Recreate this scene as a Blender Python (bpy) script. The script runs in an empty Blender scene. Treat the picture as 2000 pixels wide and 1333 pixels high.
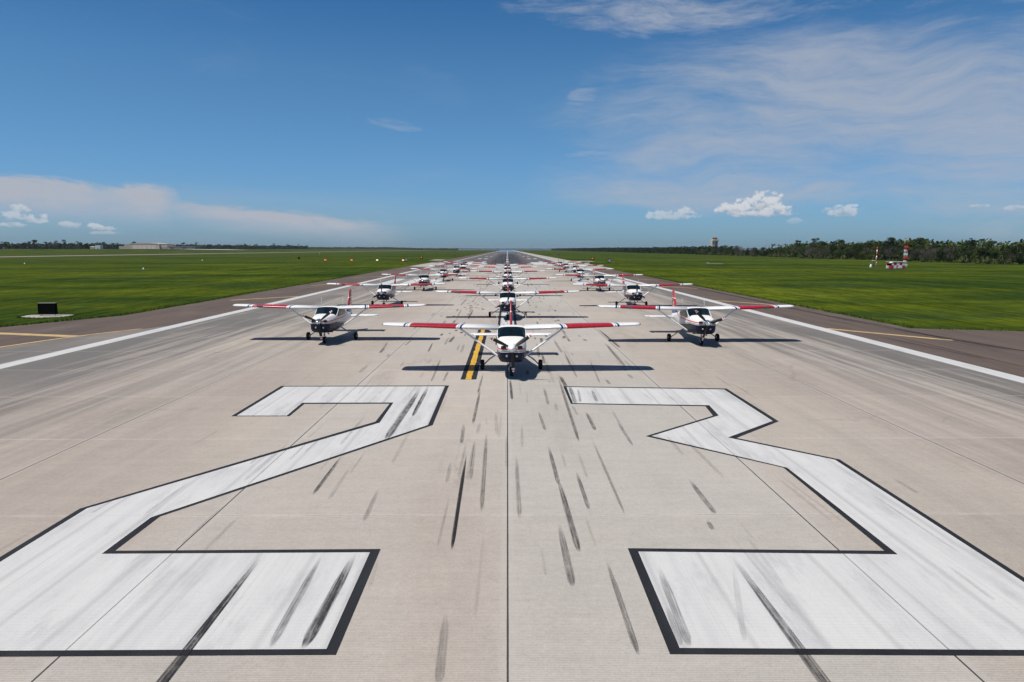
import bpy, math, random
from math import sin, cos, pi, radians, sqrt, atan2
from mathutils import Vector, Matrix, noise

# ------------------------------------------------------------------ camera, world, sun, exposure
SC = bpy.context.scene
COL = SC.collection
CAM_H = 5.14
PITCH = math.atan((666.5 - 487) / 1407)
YAW = -math.atan(9 / 1407 * cos(PITCH))
cam = bpy.data.objects.new('camera', bpy.data.cameras.new('camera'))
COL.objects.link(cam)
cam.location = (0, 0, CAM_H)
cam.rotation_euler = (pi / 2 - PITCH, 0, YAW)
cam.data.sensor_width = 36
cam.data.lens = 1407 / 2000 * 36
cam.data.clip_start = 0.1
cam.data.clip_end = 60000
SC.camera = cam
SC.view_settings.view_transform = 'Standard'
SC.view_settings.look = 'None'
SC.view_settings.exposure = 0
SC.view_settings.gamma = 1
SC.cycles.max_bounces = 6
SC.cycles.transparent_max_bounces = 12
SC.cycles.volume_bounces = 0

SUN_DIR = Vector((-0.36, -0.19, 1)).normalized()
SUN_EL = math.asin(SUN_DIR.z)
SUN_AZ = atan2(SUN_DIR.x, SUN_DIR.y)
sun = bpy.data.objects.new('sun', bpy.data.lights.new('sun', 'SUN'))
COL.objects.link(sun)
sun.data.energy = 5.0
sun.data.angle = radians(0.53)
sun.data.color = (1.0, 0.93, 0.83)
sun.rotation_euler = SUN_DIR.to_track_quat('Z', 'Y').to_euler()


class E:
    """A tiny wrapper that turns arithmetic into shader math nodes."""
    def __init__(s, nt, v): s.nt, s.v = nt, v
    def _m(s, op, *a, clamp=False):
        n = s.nt.nodes.new('ShaderNodeMath'); n.operation = op; n.use_clamp = clamp
        for i, q in enumerate((s,) + a):
            q = q.v if isinstance(q, E) else q
            if isinstance(q, (int, float)): n.inputs[i].default_value = q
            else: s.nt.links.new(q, n.inputs[i])
        return E(s.nt, n.outputs[0])
    def __add__(s, o): return s._m('ADD', o)
    __radd__ = __add__
    def __sub__(s, o): return s._m('SUBTRACT', o)
    def __rsub__(s, o): return E(s.nt, o)._m('SUBTRACT', s)
    def __mul__(s, o): return s._m('MULTIPLY', o)
    __rmul__ = __mul__
    def __truediv__(s, o): return s._m('DIVIDE', o)
    def abs(s): return s._m('ABSOLUTE')
    def mx(s, o): return s._m('MAXIMUM', o)
    def mn(s, o): return s._m('MINIMUM', o)
    def pw(s, o): return s._m('POWER', o)
    def sin(s): return s._m('SINE')
    def lt(s, o): return s._m('LESS_THAN', o)
    def gt(s, o): return s._m('GREATER_THAN', o)
    def clamp(s): return s._m('ADD', 0.0, clamp=True)
    def floor(s): return s._m('FLOOR')
    def frac(s): return s._m('FRACT')
    def ss(s, a, b):
        n = s.nt.nodes.new('ShaderNodeMapRange'); n.interpolation_type = 'SMOOTHSTEP'
        s.nt.links.new(s.v, n.inputs['Value'])
        flip = a > b
        if flip: a, b = b, a
        n.inputs['From Min'].default_value = a; n.inputs['From Max'].default_value = b
        if flip: n.inputs['To Min'].default_value = 1; n.inputs['To Max'].default_value = 0
        return E(s.nt, n.outputs[0])


def comb(nt, x, y, z):
    n = nt.nodes.new('ShaderNodeCombineXYZ')
    for i, q in enumerate((x, y, z)):
        q = q.v if isinstance(q, E) else q
        if isinstance(q, (int, float)): n.inputs[i].default_value = q
        else: nt.links.new(q, n.inputs[i])
    return n.outputs[0]


def noise_n(nt, vec, scale=1.0, detail=4, rough=0.55, dist=0.0, out='Fac'):
    n = nt.nodes.new('ShaderNodeTexNoise')
    nt.links.new(vec, n.inputs['Vector'])
    n.inputs['Scale'].default_value = scale; n.inputs['Detail'].default_value = detail
    n.inputs['Roughness'].default_value = rough; n.inputs['Distortion'].default_value = dist
    return E(nt, n.outputs[out])


def mixc(nt, f, a, b, mode='MIX'):
    n = nt.nodes.new('ShaderNodeMix'); n.data_type = 'RGBA'; n.blend_type = mode
    f = f.v if isinstance(f, E) else f
    if isinstance(f, (int, float)): n.inputs[0].default_value = f
    else: nt.links.new(f, n.inputs[0])
    for i, q in ((6, a), (7, b)):
        if isinstance(q, tuple): n.inputs[i].default_value = (q[0], q[1], q[2], 1)
        else: nt.links.new(q, n.inputs[i])
    return n.outputs[2]


def pxdir(px, py):
    v = Vector((px - 1000, 666.5 - py, -1407))
    v = cam.rotation_euler.to_matrix() @ v
    return v.normalized()


def azel(px, py):
    d = pxdir(px, py)
    return atan2(d.x, d.y), math.asin(d.z)


def build_world():
    w = bpy.data.worlds.new('World'); SC.world = w; w.use_nodes = True
    nt = w.node_tree; nt.nodes.clear()
    out = nt.nodes.new('ShaderNodeOutputWorld'); bg = nt.nodes.new('ShaderNodeBackground')
    nt.links.new(bg.outputs[0], out.inputs[0])
    sky = nt.nodes.new('ShaderNodeTexSky'); sky.sky_type = 'NISHITA'; sky.sun_disc = False
    sky.sun_elevation = SUN_EL; sky.sun_rotation = SUN_AZ
    sky.air_density = 1.0; sky.dust_density = 0.6; sky.ozone_density = 2.2; sky.altitude = 0
    bg.inputs[1].default_value = 0.073
    tc = nt.nodes.new('ShaderNodeTexCoord'); sep = nt.nodes.new('ShaderNodeSeparateXYZ')
    nt.links.new(tc.outputs['Generated'], sep.inputs[0])
    X, Y, Z = (E(nt, sep.outputs[i]) for i in range(3))
    u = X._m('ARCTAN2', Y); v = Z._m('ARCSINE')
    # the camera-independent sky colour: Nishita, slightly deepened towards the horizon haze
    tint = mixc(nt, v.ss(0.19, 0.36), mixc(nt, v.ss(-.01, 0.21), SKY_LOW, SKY_MID), SKY_HIGH)
    tint = mixc(nt, v.ss(0.36, 0.9), tint, SKY_ZEN)
    base = mixc(nt, 1.0, sky.outputs[0], tint, 'MULTIPLY')
    # cirrus: streaky, domain-warped noise limited by soft patches
    wv = comb(nt, u * 3.0, v * 5.0, 0.0)
    warp = noise_n(nt, wv, 1.6, 3, 0.5) - 0.5
    ur = u * 0.985 + v * 0.30; vr = v + u * 0.015
    s1 = noise_n(nt, comb(nt, ur * 3.0 + warp * 0.5, vr * 17.0 + warp * 1.6, 1.3), 1.0, 10, 0.64)
    s2 = noise_n(nt, comb(nt, ur * 8.0 + warp * 1.0, vr * 44.0 + warp * 2.4, 4.3), 1.0, 9, 0.70)
    s3 = noise_n(nt, comb(nt, u * 2.2 + warp * 2.5, v * 4.0 + warp * 2, 8.3), 1.0, 6, 0.6)
    fil = (s1 * 0.70 + s2 * 0.30)

    def patch(px, py, rx, ry, tilt=0.0, soft=1.0):
        a, e = azel(px, py)
        du = u - a; dv = v - e
        if tilt:
            c, s = cos(tilt), sin(tilt)
            du, dv = du * c + dv * s, dv * c - du * s
        du = du / (rx / 1407.0); dv = dv / (ry / 1407.0)
        return (1.0 - (du * du + dv * dv)).ss(-0.15, soft)
    veil = patch(1700, 230, 640, 190, -0.05, 1.2).mx(patch(1520, 340, 560, 90, 0.03, 1.2) * 0.85).mx(patch(1960, 300, 380, 170, 0, 1.2) * 0.9)
    cv = ((fil - 0.5) * 1.25 + 0.5 + (veil - 1.0) * 0.36).ss(0.14, 0.62) * 0.82 * veil.ss(0.0, 0.45)
    top = patch(1400, 8, 540, 76, 0.0, 1.1).mx(patch(1240, 5, 400, 70) * 0.9).mx(patch(1830, 10, 330, 80) * 0.7)
    ct = (s2 * 0.55 + s1 * 0.45 + (top - 1.0) * 0.32).ss(0.36, 0.64) * 0.80
    wisp = (s2 + (patch(1140, 188, 60, 34, 0.5) - 1.0) * 0.4).ss(0.36, 0.6) * 0.4
    wisp = wisp.mx((s2 + (patch(1170, 302, 120, 13) - 1.0) * 0.4).ss(0.34, 0.6) * 0.42).mx((s2 + (patch(770, 243, 95, 16, -0.15) - 1.0) * 0.4).ss(0.38, 0.62) * 0.3)
    gen = s1.ss(0.5, 0.85) * s3.ss(0.4, 0.7) * v.ss(0.0, 0.12) * 0.22
    # left bank with a crisp upper edge
    edge = (s2 - 0.5) * 0.055 + (s1 - 0.5) * 0.03
    a0, e0 = azel(0, 333); a1, e1 = azel(372, 372); a2, e2 = azel(760, 414)
    t1 = (u * ((e1 - e0) / (a1 - a0)) + (e0 - a0 * (e1 - e0) / (a1 - a0)))
    t1 = t1 + u.ss(a1 - 0.02, a1 + 0.02) * -0.045
    m1 = (t1 - v + edge * 0.7).ss(-0.002, 0.010) * (t1 - v).ss(0.062, 0.018) * 0.95 * u.ss(a1 + 0.01, a1 - 0.05)
    t2 = (u * ((e2 - e1) / (a2 - a1)) + (e1 - 0.012 - a1 * (e2 - e1) / (a2 - a1)))
    m2 = (t2 - v + edge * 0.6).ss(-0.003, 0.012) * (t2 - v).ss(0.045, 0.008) * u.ss(a2 + 0.05, a2 - 0.07) * u.ss(a1 - 0.12, a1 + 0.06) * 0.95
    bank = m1.mx(m2) * (s1.ss(.30, .70) * .35 + s2.ss(.32, .68) * .45 + .66)
    haze_l = patch(330, 415, 600, 55, 0.0) * 0.2 * s1.ss(0.3, 0.6)
    cirr = cv.mx(ct).mx(wisp).mx(bank).mx(haze_l).mx(gen).clamp()
    col = mixc(nt, cirr, base, CLOUD_C)
    # small cumulus near the horizon
    ns = noise_n(nt, comb(nt, u * 75.0, v * 105.0, 0.0), 1.0, 8, 0.60) - 0.5
    nb = noise_n(nt, comb(nt, u * 150.0, v * 170.0, 3.0), 1.0, 4, 0.6) - 0.5
    d = None; relh = None
    for (px, py, rx, ry, st) in [(1442, 410, 38, 20, 1), (1492, 402, 38, 25, 1), (1517, 412, 28, 14, .95), (1478, 419, 62, 9, .8),
                             (1300, 420, 36, 11, .62), (1335, 416, 26, 12, .66), (1312, 425, 46, 8, .5), (1650, 414, 27, 13, .66), (1622, 410, 22, 7, .4),
                             (1915, 403, 12, 5, .35), (1981, 408, 18, 6, .42), (38, 408, 13, 9, .62), (24, 425, 22, 10, .55),
                             (62, 430, 26, 8, .66), (82, 428, 12, 9, .6), (135, 441, 22, 7, .5), (184, 444, 17, 7, .66), (210, 447, 12, 5, .5), (28, 441, 22, 6, .5), (205, 456, 26, 4, .35), (1553, 432, 14, 8, .3)]:
        a, e = azel(px, py)
        du = (u - a) / (rx / 1407.0); dv = (v - e) / (ry / 1407.0)
        # flat-ish base: squeeze the lower half
        dvn = dv.mx(dv * -1.5)
        f = (1.0 - (du * du + dvn * dvn)) + ns * 4.6 + nb * 1.6 + 0.1
        f = f.ss(0.02, 0.8) * st
        d = f if d is None else d.mx(f)
        h = ((dv + ns * 2.6 + nb).ss(-0.7, 0.5)) * f
        relh = h if relh is None else relh.mx(h)
    ccol = mixc(nt, (relh / (d + 0.001)).clamp(), CUM_LO, CUM_HI)
    col = mixc(nt, (d * 0.97).clamp(), col, ccol)
    nt.links.new(col, bg.inputs[0])


SKY_LOW = (0.56, 0.93, 1.52)
SKY_MID = (0.53, 0.94, 1.25)
SKY_HIGH = (0.30, 0.76, 1.12)
SKY_ZEN = (0.20, 0.46, 0.70)
CLOUD_C = (5.7, 6.2, 7.2)
CUM_LO = (4.6, 5.4, 6.6)
CUM_HI = (8.6, 9.0, 9.6)
build_world()

# ------------------------------------------------------------------ helpers
def ssf(t):
    t = max(0.0, min(1.0, t)); return t * t * (3 - 2 * t)


def tz(x, y):
    """ground height: flat airfield, gently rising beyond the parallel taxiway on the left"""
    return 5.2 * ssf((-x - 350) / 190.0) * ssf((y - 250) / 500.0)


def G(px, py):
    """ground point seen at photo pixel (px, py)"""
    d = pxdir(px, py); t = 5.0
    if d.z < -1e-4:
        t = CAM_H / -d.z
    x, y = d.x * t, d.y * t
    if tz(x, y) > 0.01:
        lo = 50.0
        while lo < t and CAM_H + d.z * lo > tz(d.x * lo, d.y * lo): lo += 2.0
        x, y = d.x * lo, d.y * lo
    return x, y


def at(px, D, z=0.0):
    """lateral position of pixel column px (near the horizon) at depth D"""
    return (D * (px - 991) / 1407.0, D, z)


def meta(o, label=None, cat=None, group=None, kind=None):
    if label: o['label'] = label
    if cat: o['category'] = cat
    if group: o['group'] = group
    if kind: o['kind'] = kind
    return o


def empty(name, loc, rz=0.0, **k):
    o = bpy.data.objects.new(name, None); COL.objects.link(o)
    o.location = loc; o.rotation_euler = (0, 0, rz); o.empty_display_size = 0.5
    return meta(o, **k)


class MB:
    def __init__(s): s.v = []; s.f = []; s.m = []; s.smooth = []
    def add(s, vs, fs, smooth=False, mi=0):
        b = len(s.v); s.v += [tuple(p) for p in vs]
        for f in fs: s.f.append(tuple(i + b for i in f)); s.smooth.append(smooth); s.m.append(mi)
    def box(s, c, d, M=None, mi=0, taper=1.0):
        x, y, z = d[0] / 2, d[1] / 2, d[2] / 2
        vs = [Vector((sx * x * (taper if sz > 0 else 1), sy * y * (taper if sz > 0 else 1), sz * z)) for sz in (-1, 1) for sy in (-1, 1) for sx in (-1, 1)]
        if M is not None: vs = [M @ p for p in vs]
        vs = [p + Vector(c) for p in vs]
        s.add(vs, [(0, 2, 3, 1), (4, 5, 7, 6), (0, 1, 5, 4), (2, 6, 7, 3), (0, 4, 6, 2), (1, 3, 7, 5)], mi=mi)
    def tube(s, pts, rads, n=10, caps=True, sq=1.0, smooth=True, mi=0):
        pts = [Vector(p) for p in pts]
        if isinstance(rads, (int, float)): rads = [rads] * len(pts)
        rings = []
        for i, p in enumerate(pts):
            t = (pts[min(i + 1, len(pts) - 1)] - pts[max(i - 1, 0)]).normalized()
            up = Vector((0, 0, 1)) if abs(t.z) < 0.9 else Vector((0, 1, 0))
            a = t.cross(up).normalized(); b = t.cross(a).normalized()
            rings.append([p + a * cos(2 * pi * k / n) * rads[i] * sq + b * sin(2 * pi * k / n) * rads[i] for k in range(n)])
        vs = [q for r in rings for q in r]; fs = []
        for i in range(len(rings) - 1):
            for k in range(n):
                k2 = (k + 1) % n
                fs.append((i * n + k, i * n + k2, (i + 1) * n + k2, (i + 1) * n + k))
        s.add(vs, fs, smooth, mi)
        if caps:
            b = len(s.v) - len(vs)
            s.f.append(tuple(b + k for k in reversed(range(n)))); s.smooth.append(False); s.m.append(mi)
            s.f.append(tuple(b + (len(rings) - 1) * n + k for k in range(n))); s.smooth.append(False); s.m.append(mi)
    def lathe(s, prof, c, axis='X', n=20, smooth=True, mi=0):
        """prof: (axial, radius) list"""
        vs = []
        for (a, r) in prof:
            for k in range(n):
                q = 2 * pi * k / n
                if axis == 'X': p = (a, r * cos(q), r * sin(q))
                elif axis == 'Y': p = (r * sin(q), a, r * cos(q))
                else: p = (r * cos(q), r * sin(q), a)
                vs.append(Vector(p) + Vector(c))
        fs = []
        for i in range(len(prof) - 1):
            for k in range(n):
                k2 = (k + 1) % n
                fs.append((i * n + k, i * n + k2, (i + 1) * n + k2, (i + 1) * n + k))
        s.add(vs, fs, smooth, mi)
    def grid(s, rows, smooth=True, closed=False, mi=0):
        n = len(rows[0]); vs = [p for r in rows for p in r]; fs = []
        for i in range(len(rows) - 1):
            for k in range(n if closed else n - 1):
                k2 = (k + 1) % n
                fs.append((i * n + k, i * n + k2, (i + 1) * n + k2, (i + 1) * n + k))
        s.add(vs, fs, smooth, mi)
    def build(s, name, mat, parent=None, **k):
        me = bpy.data.meshes.new(name); me.from_pydata(s.v, [], s.f)
        for m in (mat if isinstance(mat, (list, tuple)) else [mat]): me.materials.append(m)
        me.polygons.foreach_set('use_smooth', s.smooth)
        me.polygons.foreach_set('material_index', s.m)
        me.update()
        o = bpy.data.objects.new(name, me); COL.objects.link(o)
        if parent: o.parent = parent
        return meta(o, **k)


def mat(name, col=(0.5, 0.5, 0.5), rough=0.6, metal=0.0, spec=0.5, fn=None, emit=None, es=1.0):
    m = bpy.data.materials.new(name); m.use_nodes = True; nt = m.node_tree
    b = nt.nodes['Principled BSDF']
    b.inputs['Base Color'].default_value = (*col, 1); b.inputs['Roughness'].default_value = rough
    b.inputs['Metallic'].default_value = metal; b.inputs['Specular IOR Level'].default_value = spec
    if emit: b.inputs['Emission Color'].default_value = (*emit, 1); b.inputs['Emission Strength'].default_value = es
    if fn:
        tc = nt.nodes.new('ShaderNodeTexCoord'); sep = nt.nodes.new('ShaderNodeSeparateXYZ')
        nt.links.new(tc.outputs['Object'], sep.inputs[0])
        r = fn(nt, b, tc.outputs['Object'], *(E(nt, sep.outputs[i]) for i in range(3)))
        if r is not None: nt.links.new(r, b.inputs['Base Color'])
    return m


def bump(nt, b, h, dist=0.02, strength=0.5):
    n = nt.nodes.new('ShaderNodeBump'); n.inputs['Distance'].default_value = dist; n.inputs['Strength'].default_value = strength
    nt.links.new(h.v, n.inputs['Height']); nt.links.new(n.outputs[0], b.inputs['Normal'])


def scl(nt, v, sx, sy, sz=1.0, off=0.0):
    n = nt.nodes.new('ShaderNodeMapping'); nt.links.new(v, n.inputs[0])
    n.inputs['Scale'].default_value = (sx, sy, sz); n.inputs['Location'].default_value = (off, off * 0.7, 0)
    return n.outputs[0]


def groove(nt, y, amt):
    """transverse saw-cut grooves, 38 mm apart, visible only as fine lines close by"""
    return (y * (2 * pi / 0.0381)).sin() * amt


# ------------------------------------------------------------------ surface materials
def f_concrete(nt, b, v, x, y, z):
    SL = 5.7
    ix = (x / SL).floor(); iy = ((y - 13.5) / SL).floor()
    wn = nt.nodes.new('ShaderNodeTexWhiteNoise'); wn.noise_dimensions = '3D'
    nt.links.new(comb(nt, ix, iy, 0.0), wn.inputs['Vector'])
    slab = E(nt, wn.outputs['Value'])
    lane = nt.nodes.new('ShaderNodeTexWhiteNoise'); lane.noise_dimensions = '2D'
    nt.links.new(comb(nt, ix, 3.0, 0.0), lane.inputs['Vector']); lane = E(nt, lane.outputs['Value'])
    big = noise_n(nt, scl(nt, v, .12, .05), 1, 4, .6)
    mid = noise_n(nt, scl(nt, v, .9, .35), 1, 5, .6)
    fine = noise_n(nt, v, 28, 3, .7)
    speck = noise_n(nt, v, 75, 2, .6)
    cs_ = noise_n(nt, v, 9, 6, .75)
    hb = noise_n(nt, scl(nt, v, .35, 3.0), 1, 5, .7)
    c = mixc(nt, big.ss(.3, .7), (.320, .289, .259), (.308, .287, .264))
    c = mixc(nt, x.abs().ss(5.5, 7.2) * 0.55, c, (.300, .264, .228))
    k = (slab * 0.11 + lane * 0.07 + mid * 0.20 + fine * 0.55 + speck * 0.60 + cs_ * 0.50 + hb * 0.24 + noise_n(nt, v, 2.2, 5, .7) * .22 - 0.095)
    # wheel-darkened and streaked outer lanes
    ax = x.abs()
    st1 = noise_n(nt, scl(nt, v, .9, .035), 1, 7, .66)
    st2 = noise_n(nt, scl(nt, v, 2.6, .07, 1, 4), 1, 6, .66)
    st3 = noise_n(nt, scl(nt, v, 8.0, .16, 1, 9), 1, 4, .6)
    wob = noise_n(nt, scl(nt, v, .25, .02, 1, 2), 1, 3, .5)
    out = (ax + (wob - .5) * 7.0).ss(6.5, 17.5)
    streak = (st1 * .45 + st2 * .4 + st3 * .15).ss(.40, .62)
    dark = out * (streak * 0.95 + 0.12) + (ax + wob * 5 ).ss(18.0, 23.0) * 0.45
    lightl = (st2 * .5 + st3 * .5).ss(.53, .62) * out * 0.25
    dark = dark + ((x - 17.1).gt(0) * 0.30 + (x + 17.1).lt(0) * 0.22) * (st1 * .5 + st2 * .5).ss(.34, .56)
    dark = (dark - lightl).clamp() * 0.90
    grey = mixc(nt, st1, (.108, .103, .097), (.080, .078, .077))
    c = mixc(nt, dark, c, grey)
    # drip and sweep stains, lighter scuffs
    stn = noise_n(nt, scl(nt, v, .5, .09, 1, 21), 1, 6, .7).ss(.54, .74)
    c = mixc(nt, stn * 0.42, c, (.175, .150, .128))
    yst = noise_n(nt, scl(nt, v, .3, .2, 1, 31), 1, 6, .7).ss(.56, .72)
    c = mixc(nt, yst * 0.25, c, (.310, .258, .185))
    # hairline cracks and small repairs
    vo = nt.nodes.new('ShaderNodeTexVoronoi'); vo.feature = 'DISTANCE_TO_EDGE'; vo.inputs['Scale'].default_value = .16
    wv = noise_n(nt, v, 1.1, 5, .7)
    nt.links.new(comb(nt, x + wv * 1.6, y + wv * 1.9, 0.0), vo.inputs['Vector'])
    crk = E(nt, vo.outputs['Distance']).ss(.010, .002) * noise_n(nt, v, .11, 3, .6).ss(.54, .62)
    c = mixc(nt, crk * .35, c, (.13, .11, .10))
    # faint pinkish seal patches along the mid lanes
    pk = noise_n(nt, scl(nt, v, .16, .03, 1, 7), 1, 3, .5).ss(.5, .66)
    c = mixc(nt, pk * 0.35, c, (.262, .218, .192))
    # rubber film in the touchdown lanes beyond the first aircraft
    rub = noise_n(nt, scl(nt, v, 3.2, .10, 1, 3), 1, 5, .65).ss(.50, .70) * ax.ss(7.0, 3.0) * y.ss(30, 140)
    c = mixc(nt, rub * 0.45, c, (.11, .11, .112))
    # joints
    c = mixc(nt, x.ss(-.2, .2) * x.ss(6.2, 5.4) * .5, c, (.325, .312, .292))
    jx = ((x / SL + 0.5).frac() - 0.5).abs() * SL
    jy = (((y - 13.5) / SL + 0.5).frac() - 0.5).abs() * SL
    jn = noise_n(nt, scl(nt, v, 1.2, 1.2, 1, 5), 1, 3, .6)
    wj = jn * 0.006 + 0.011
    j1 = (wj - jx).gt(0) * 0.92
    lj = (jy.ss(.07, .02)) * 0.30
    j2 = (0.0055 - jy).gt(0) * jn.ss(.3, .55) * 0.75
    seam = jx.ss(0.16, 0.07) * 0.22
    c = mixc(nt, lj, c, (.45, .42, .39))
    g = groove(nt, y, 0.12)
    kk = k + g
    n = nt.nodes.new('ShaderNodeMix'); n.data_type = 'RGBA'; n.blend_type = 'MULTIPLY'; n.inputs[0].default_value = 1
    nt.links.new(c, n.inputs[6]); nt.links.new(comb(nt, kk, kk, kk), n.inputs[7]); c = n.outputs[2]
    c = mixc(nt, seam, c, (.42, .40, .38))
    c = mixc(nt, (j1.mx(j2)).clamp(), c, (.02, .019, .018))
    bump(nt, b, fine * .5 + groove(nt, y, .4), 0.004, 0.35)
    return c


def f_paint(nt, b, v, x, y, z):
    st = noise_n(nt, scl(nt, v, 3.0, .05), 1, 5, .65)
    ln = noise_n(nt, scl(nt, v, 14.0, .12), 1, 3, .6)
    fine = noise_n(nt, v, 45, 3, .7)
    mot = noise_n(nt, v, .8, 5, .7)
    sm = noise_n(nt, scl(nt, v, 1.6, .35, 1, 8), 1, 6, .7)
    c = mixc(nt, st.ss(.35, .75), (.512, .515, .514), (.440, .446, .452))
    c = mixc(nt, ln.ss(.58, .72) * .30, c, (.36, .36, .36))
    c = mixc(nt, sm.ss(.47, .72) * .46, c, (.27, .28, .295))
    # repeated roller laps, and the slab joints showing through the paint
    lap = ((x / 0.93 + mot * 0.05).frac() - 0.5).abs()
    c = mixc(nt, lap.ss(.10, .0) * 0.38, c, (.29, .29, .295))
    jx = ((x / 5.7 + 0.5).frac() - 0.5).abs() * 5.7
    jy = (((y - 13.5) / 5.7 + 0.5).frac() - 0.5).abs() * 5.7
    k = fine * 0.30 + mot * 0.14 + 0.77 + groove(nt, y, 0.07)
    n = nt.nodes.new('ShaderNodeMix'); n.data_type = 'RGBA'; n.blend_type = 'MULTIPLY'; n.inputs[0].default_value = 1
    nt.links.new(c, n.inputs[6]); nt.links.new(comb(nt, k, k, k), n.inputs[7]); c = n.outputs[2]
    c = mixc(nt, (0.010 - jx).gt(0) * .7, c, (.08, .08, .08))
    c = mixc(nt, (0.006 - jy).gt(0) * .45, c, (.3, .3, .3))
    return c


def f_black(nt, b, v, x, y, z):
    fine = noise_n(nt, v, 40, 3, .7); st = noise_n(nt, scl(nt, v, 2, .3), 1, 4, .6)
    return mixc(nt, (fine * .5 + st * .5).ss(.3, .75), (.006, .007, .009), (.022, .024, .028))


def f_yellow(nt, b, v, x, y, z):
    a = noise_n(nt, scl(nt, v, 6, 1.2), 1, 4, .7)
    return mixc(nt, a.ss(.45, .75), (.56, .32, .03), (.36, .23, .06))


def f_cream(nt, b, v, x, y, z):
    a = noise_n(nt, scl(nt, v, 1.0, 1.6), 1, 5, .7)
    return mixc(nt, a.ss(.35, .75), (.50, .35, .16), (.27, .20, .12))


def f_asphalt(nt, b, v, x, y, z):
    a = noise_n(nt, scl(nt, v, .8, .05), 1, 6, .65)
    a2 = noise_n(nt, scl(nt, v, .22, .10, 1, 5), 1, 5, .65)
    s = noise_n(nt, v, 30, 3, .7); blot = noise_n(nt, scl(nt, v, 1.0, .16, 1, 2), 1, 5, .65)
    c = mixc(nt, a.ss(.3, .7), (.112, .082, .067), (.083, .065, .056))
    c = mixc(nt, a2.ss(.52, .68) * .55, c, (.130, .108, .093))
    c = mixc(nt, blot.ss(.56, .72) * .6, c, (.032, .028, .027))
    k = s * .8 + .60
    n = nt.nodes.new('ShaderNodeMix'); n.data_type = 'RGBA'; n.blend_type = 'MULTIPLY'; n.inputs[0].default_value = 1
    nt.links.new(c, n.inputs[6]); nt.links.new(comb(nt, k, k, k), n.inputs[7])
    bump(nt, b, s, 0.004, .3)
    return n.outputs[2]


def f_far_asphalt(nt, b, v, x, y, z):
    a = noise_n(nt, scl(nt, v, 1.0, .02), 1, 6, .7)
    s2 = noise_n(nt, scl(nt, v, 2.4, .016, 1, 6), 1, 5, .7)
    c = mixc(nt, a.ss(.3, .7), (.118, .103, .095), (.090, .080, .076))
    wob = noise_n(nt, scl(nt, v, .6, .02, 1, 3), 1, 3, .6)
    cen = (x.abs() + wob * 5 - 2.5).ss(10.0, 4.0) * y.ss(900, 620)
    c = mixc(nt, cen * (s2.ss(.34, .60) * .62 + .30), c, (.018, .019, .022))
    # mirage shimmer imitated by near-mirror roughness far down the runway
    n = nt.nodes.new('ShaderNodeMapRange'); nt.links.new(y.v, n.inputs[0])
    n.inputs[1].default_value = 800; n.inputs[2].default_value = 1500; n.inputs[3].default_value = .7; n.inputs[4].default_value = .12
    nt.links.new(n.outputs[0], b.inputs['Roughness'])
    return c


def f_grass(nt, b, v, x, y, z):
    big = noise_n(nt, scl(nt, v, .0075, .016), 1, 5, .6)
    band = noise_n(nt, scl(nt, v, .02, .07, 1, 9), 1, 5, .6)
    mow = noise_n(nt, scl(nt, v, .16, .012, 1, 3), 1, 4, .6)
    med = noise_n(nt, v, .35, 6, .7)
    fine = noise_n(nt, v, 3.2, 6, .75)
    c = mixc(nt, (big * .5 + band * .5).ss(.40, .60), (.020, .040, .009), (.080, .102, .008))
    c = mixc(nt, mow.ss(.48, .70) * .45, c, (.104, .126, .014))
    c = mixc(nt, med.ss(.46, .66) * .50, c, (.016, .036, .008))
    cool = noise_n(nt, scl(nt, v, .03, .05, 1, 27), 1, 5, .65).ss(.50, .66)
    c = mixc(nt, cool * .45, c, (.026, .047, .022))
    c = mixc(nt, y.ss(120, 500) * .45, c, (.034, .050, .018))
    dry = noise_n(nt, scl(nt, v, .05, .12, 1, 17), 1, 5, .7)
    c = mixc(nt, dry.ss(.60, .76) * .40, c, (.088, .078, .030))
    c = mixc(nt, fine.ss(.35, .7) * .30, c, (.020, .040, .008))
    g1 = noise_n(nt, scl(nt, v, 5.5, .40, 1, 41), 1, 4, .8); g2 = noise_n(nt, scl(nt, v, 1.2, .07, 1, 43), 1, 5, .8); g3 = noise_n(nt, scl(nt, v, .3, .012, 1, 45), 1, 5, .75)
    k = 1.06 + (g1.ss(.34, .66) - .5) * .80 + (g2.ss(.34, .66) - .5) * .55 + (g3.ss(.34, .66) - .5) * .30
    n = nt.nodes.new('ShaderNodeMix'); n.data_type = 'RGBA'; n.blend_type = 'MULTIPLY'; n.inputs[0].default_value = 1
    nt.links.new(c, n.inputs[6]); nt.links.new(comb(nt, k, k, k), n.inputs[7])
    bump(nt, b, fine + noise_n(nt, v, 12, 3, .7) * .4, 0.12, .8)
    return n.outputs[2]


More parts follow.
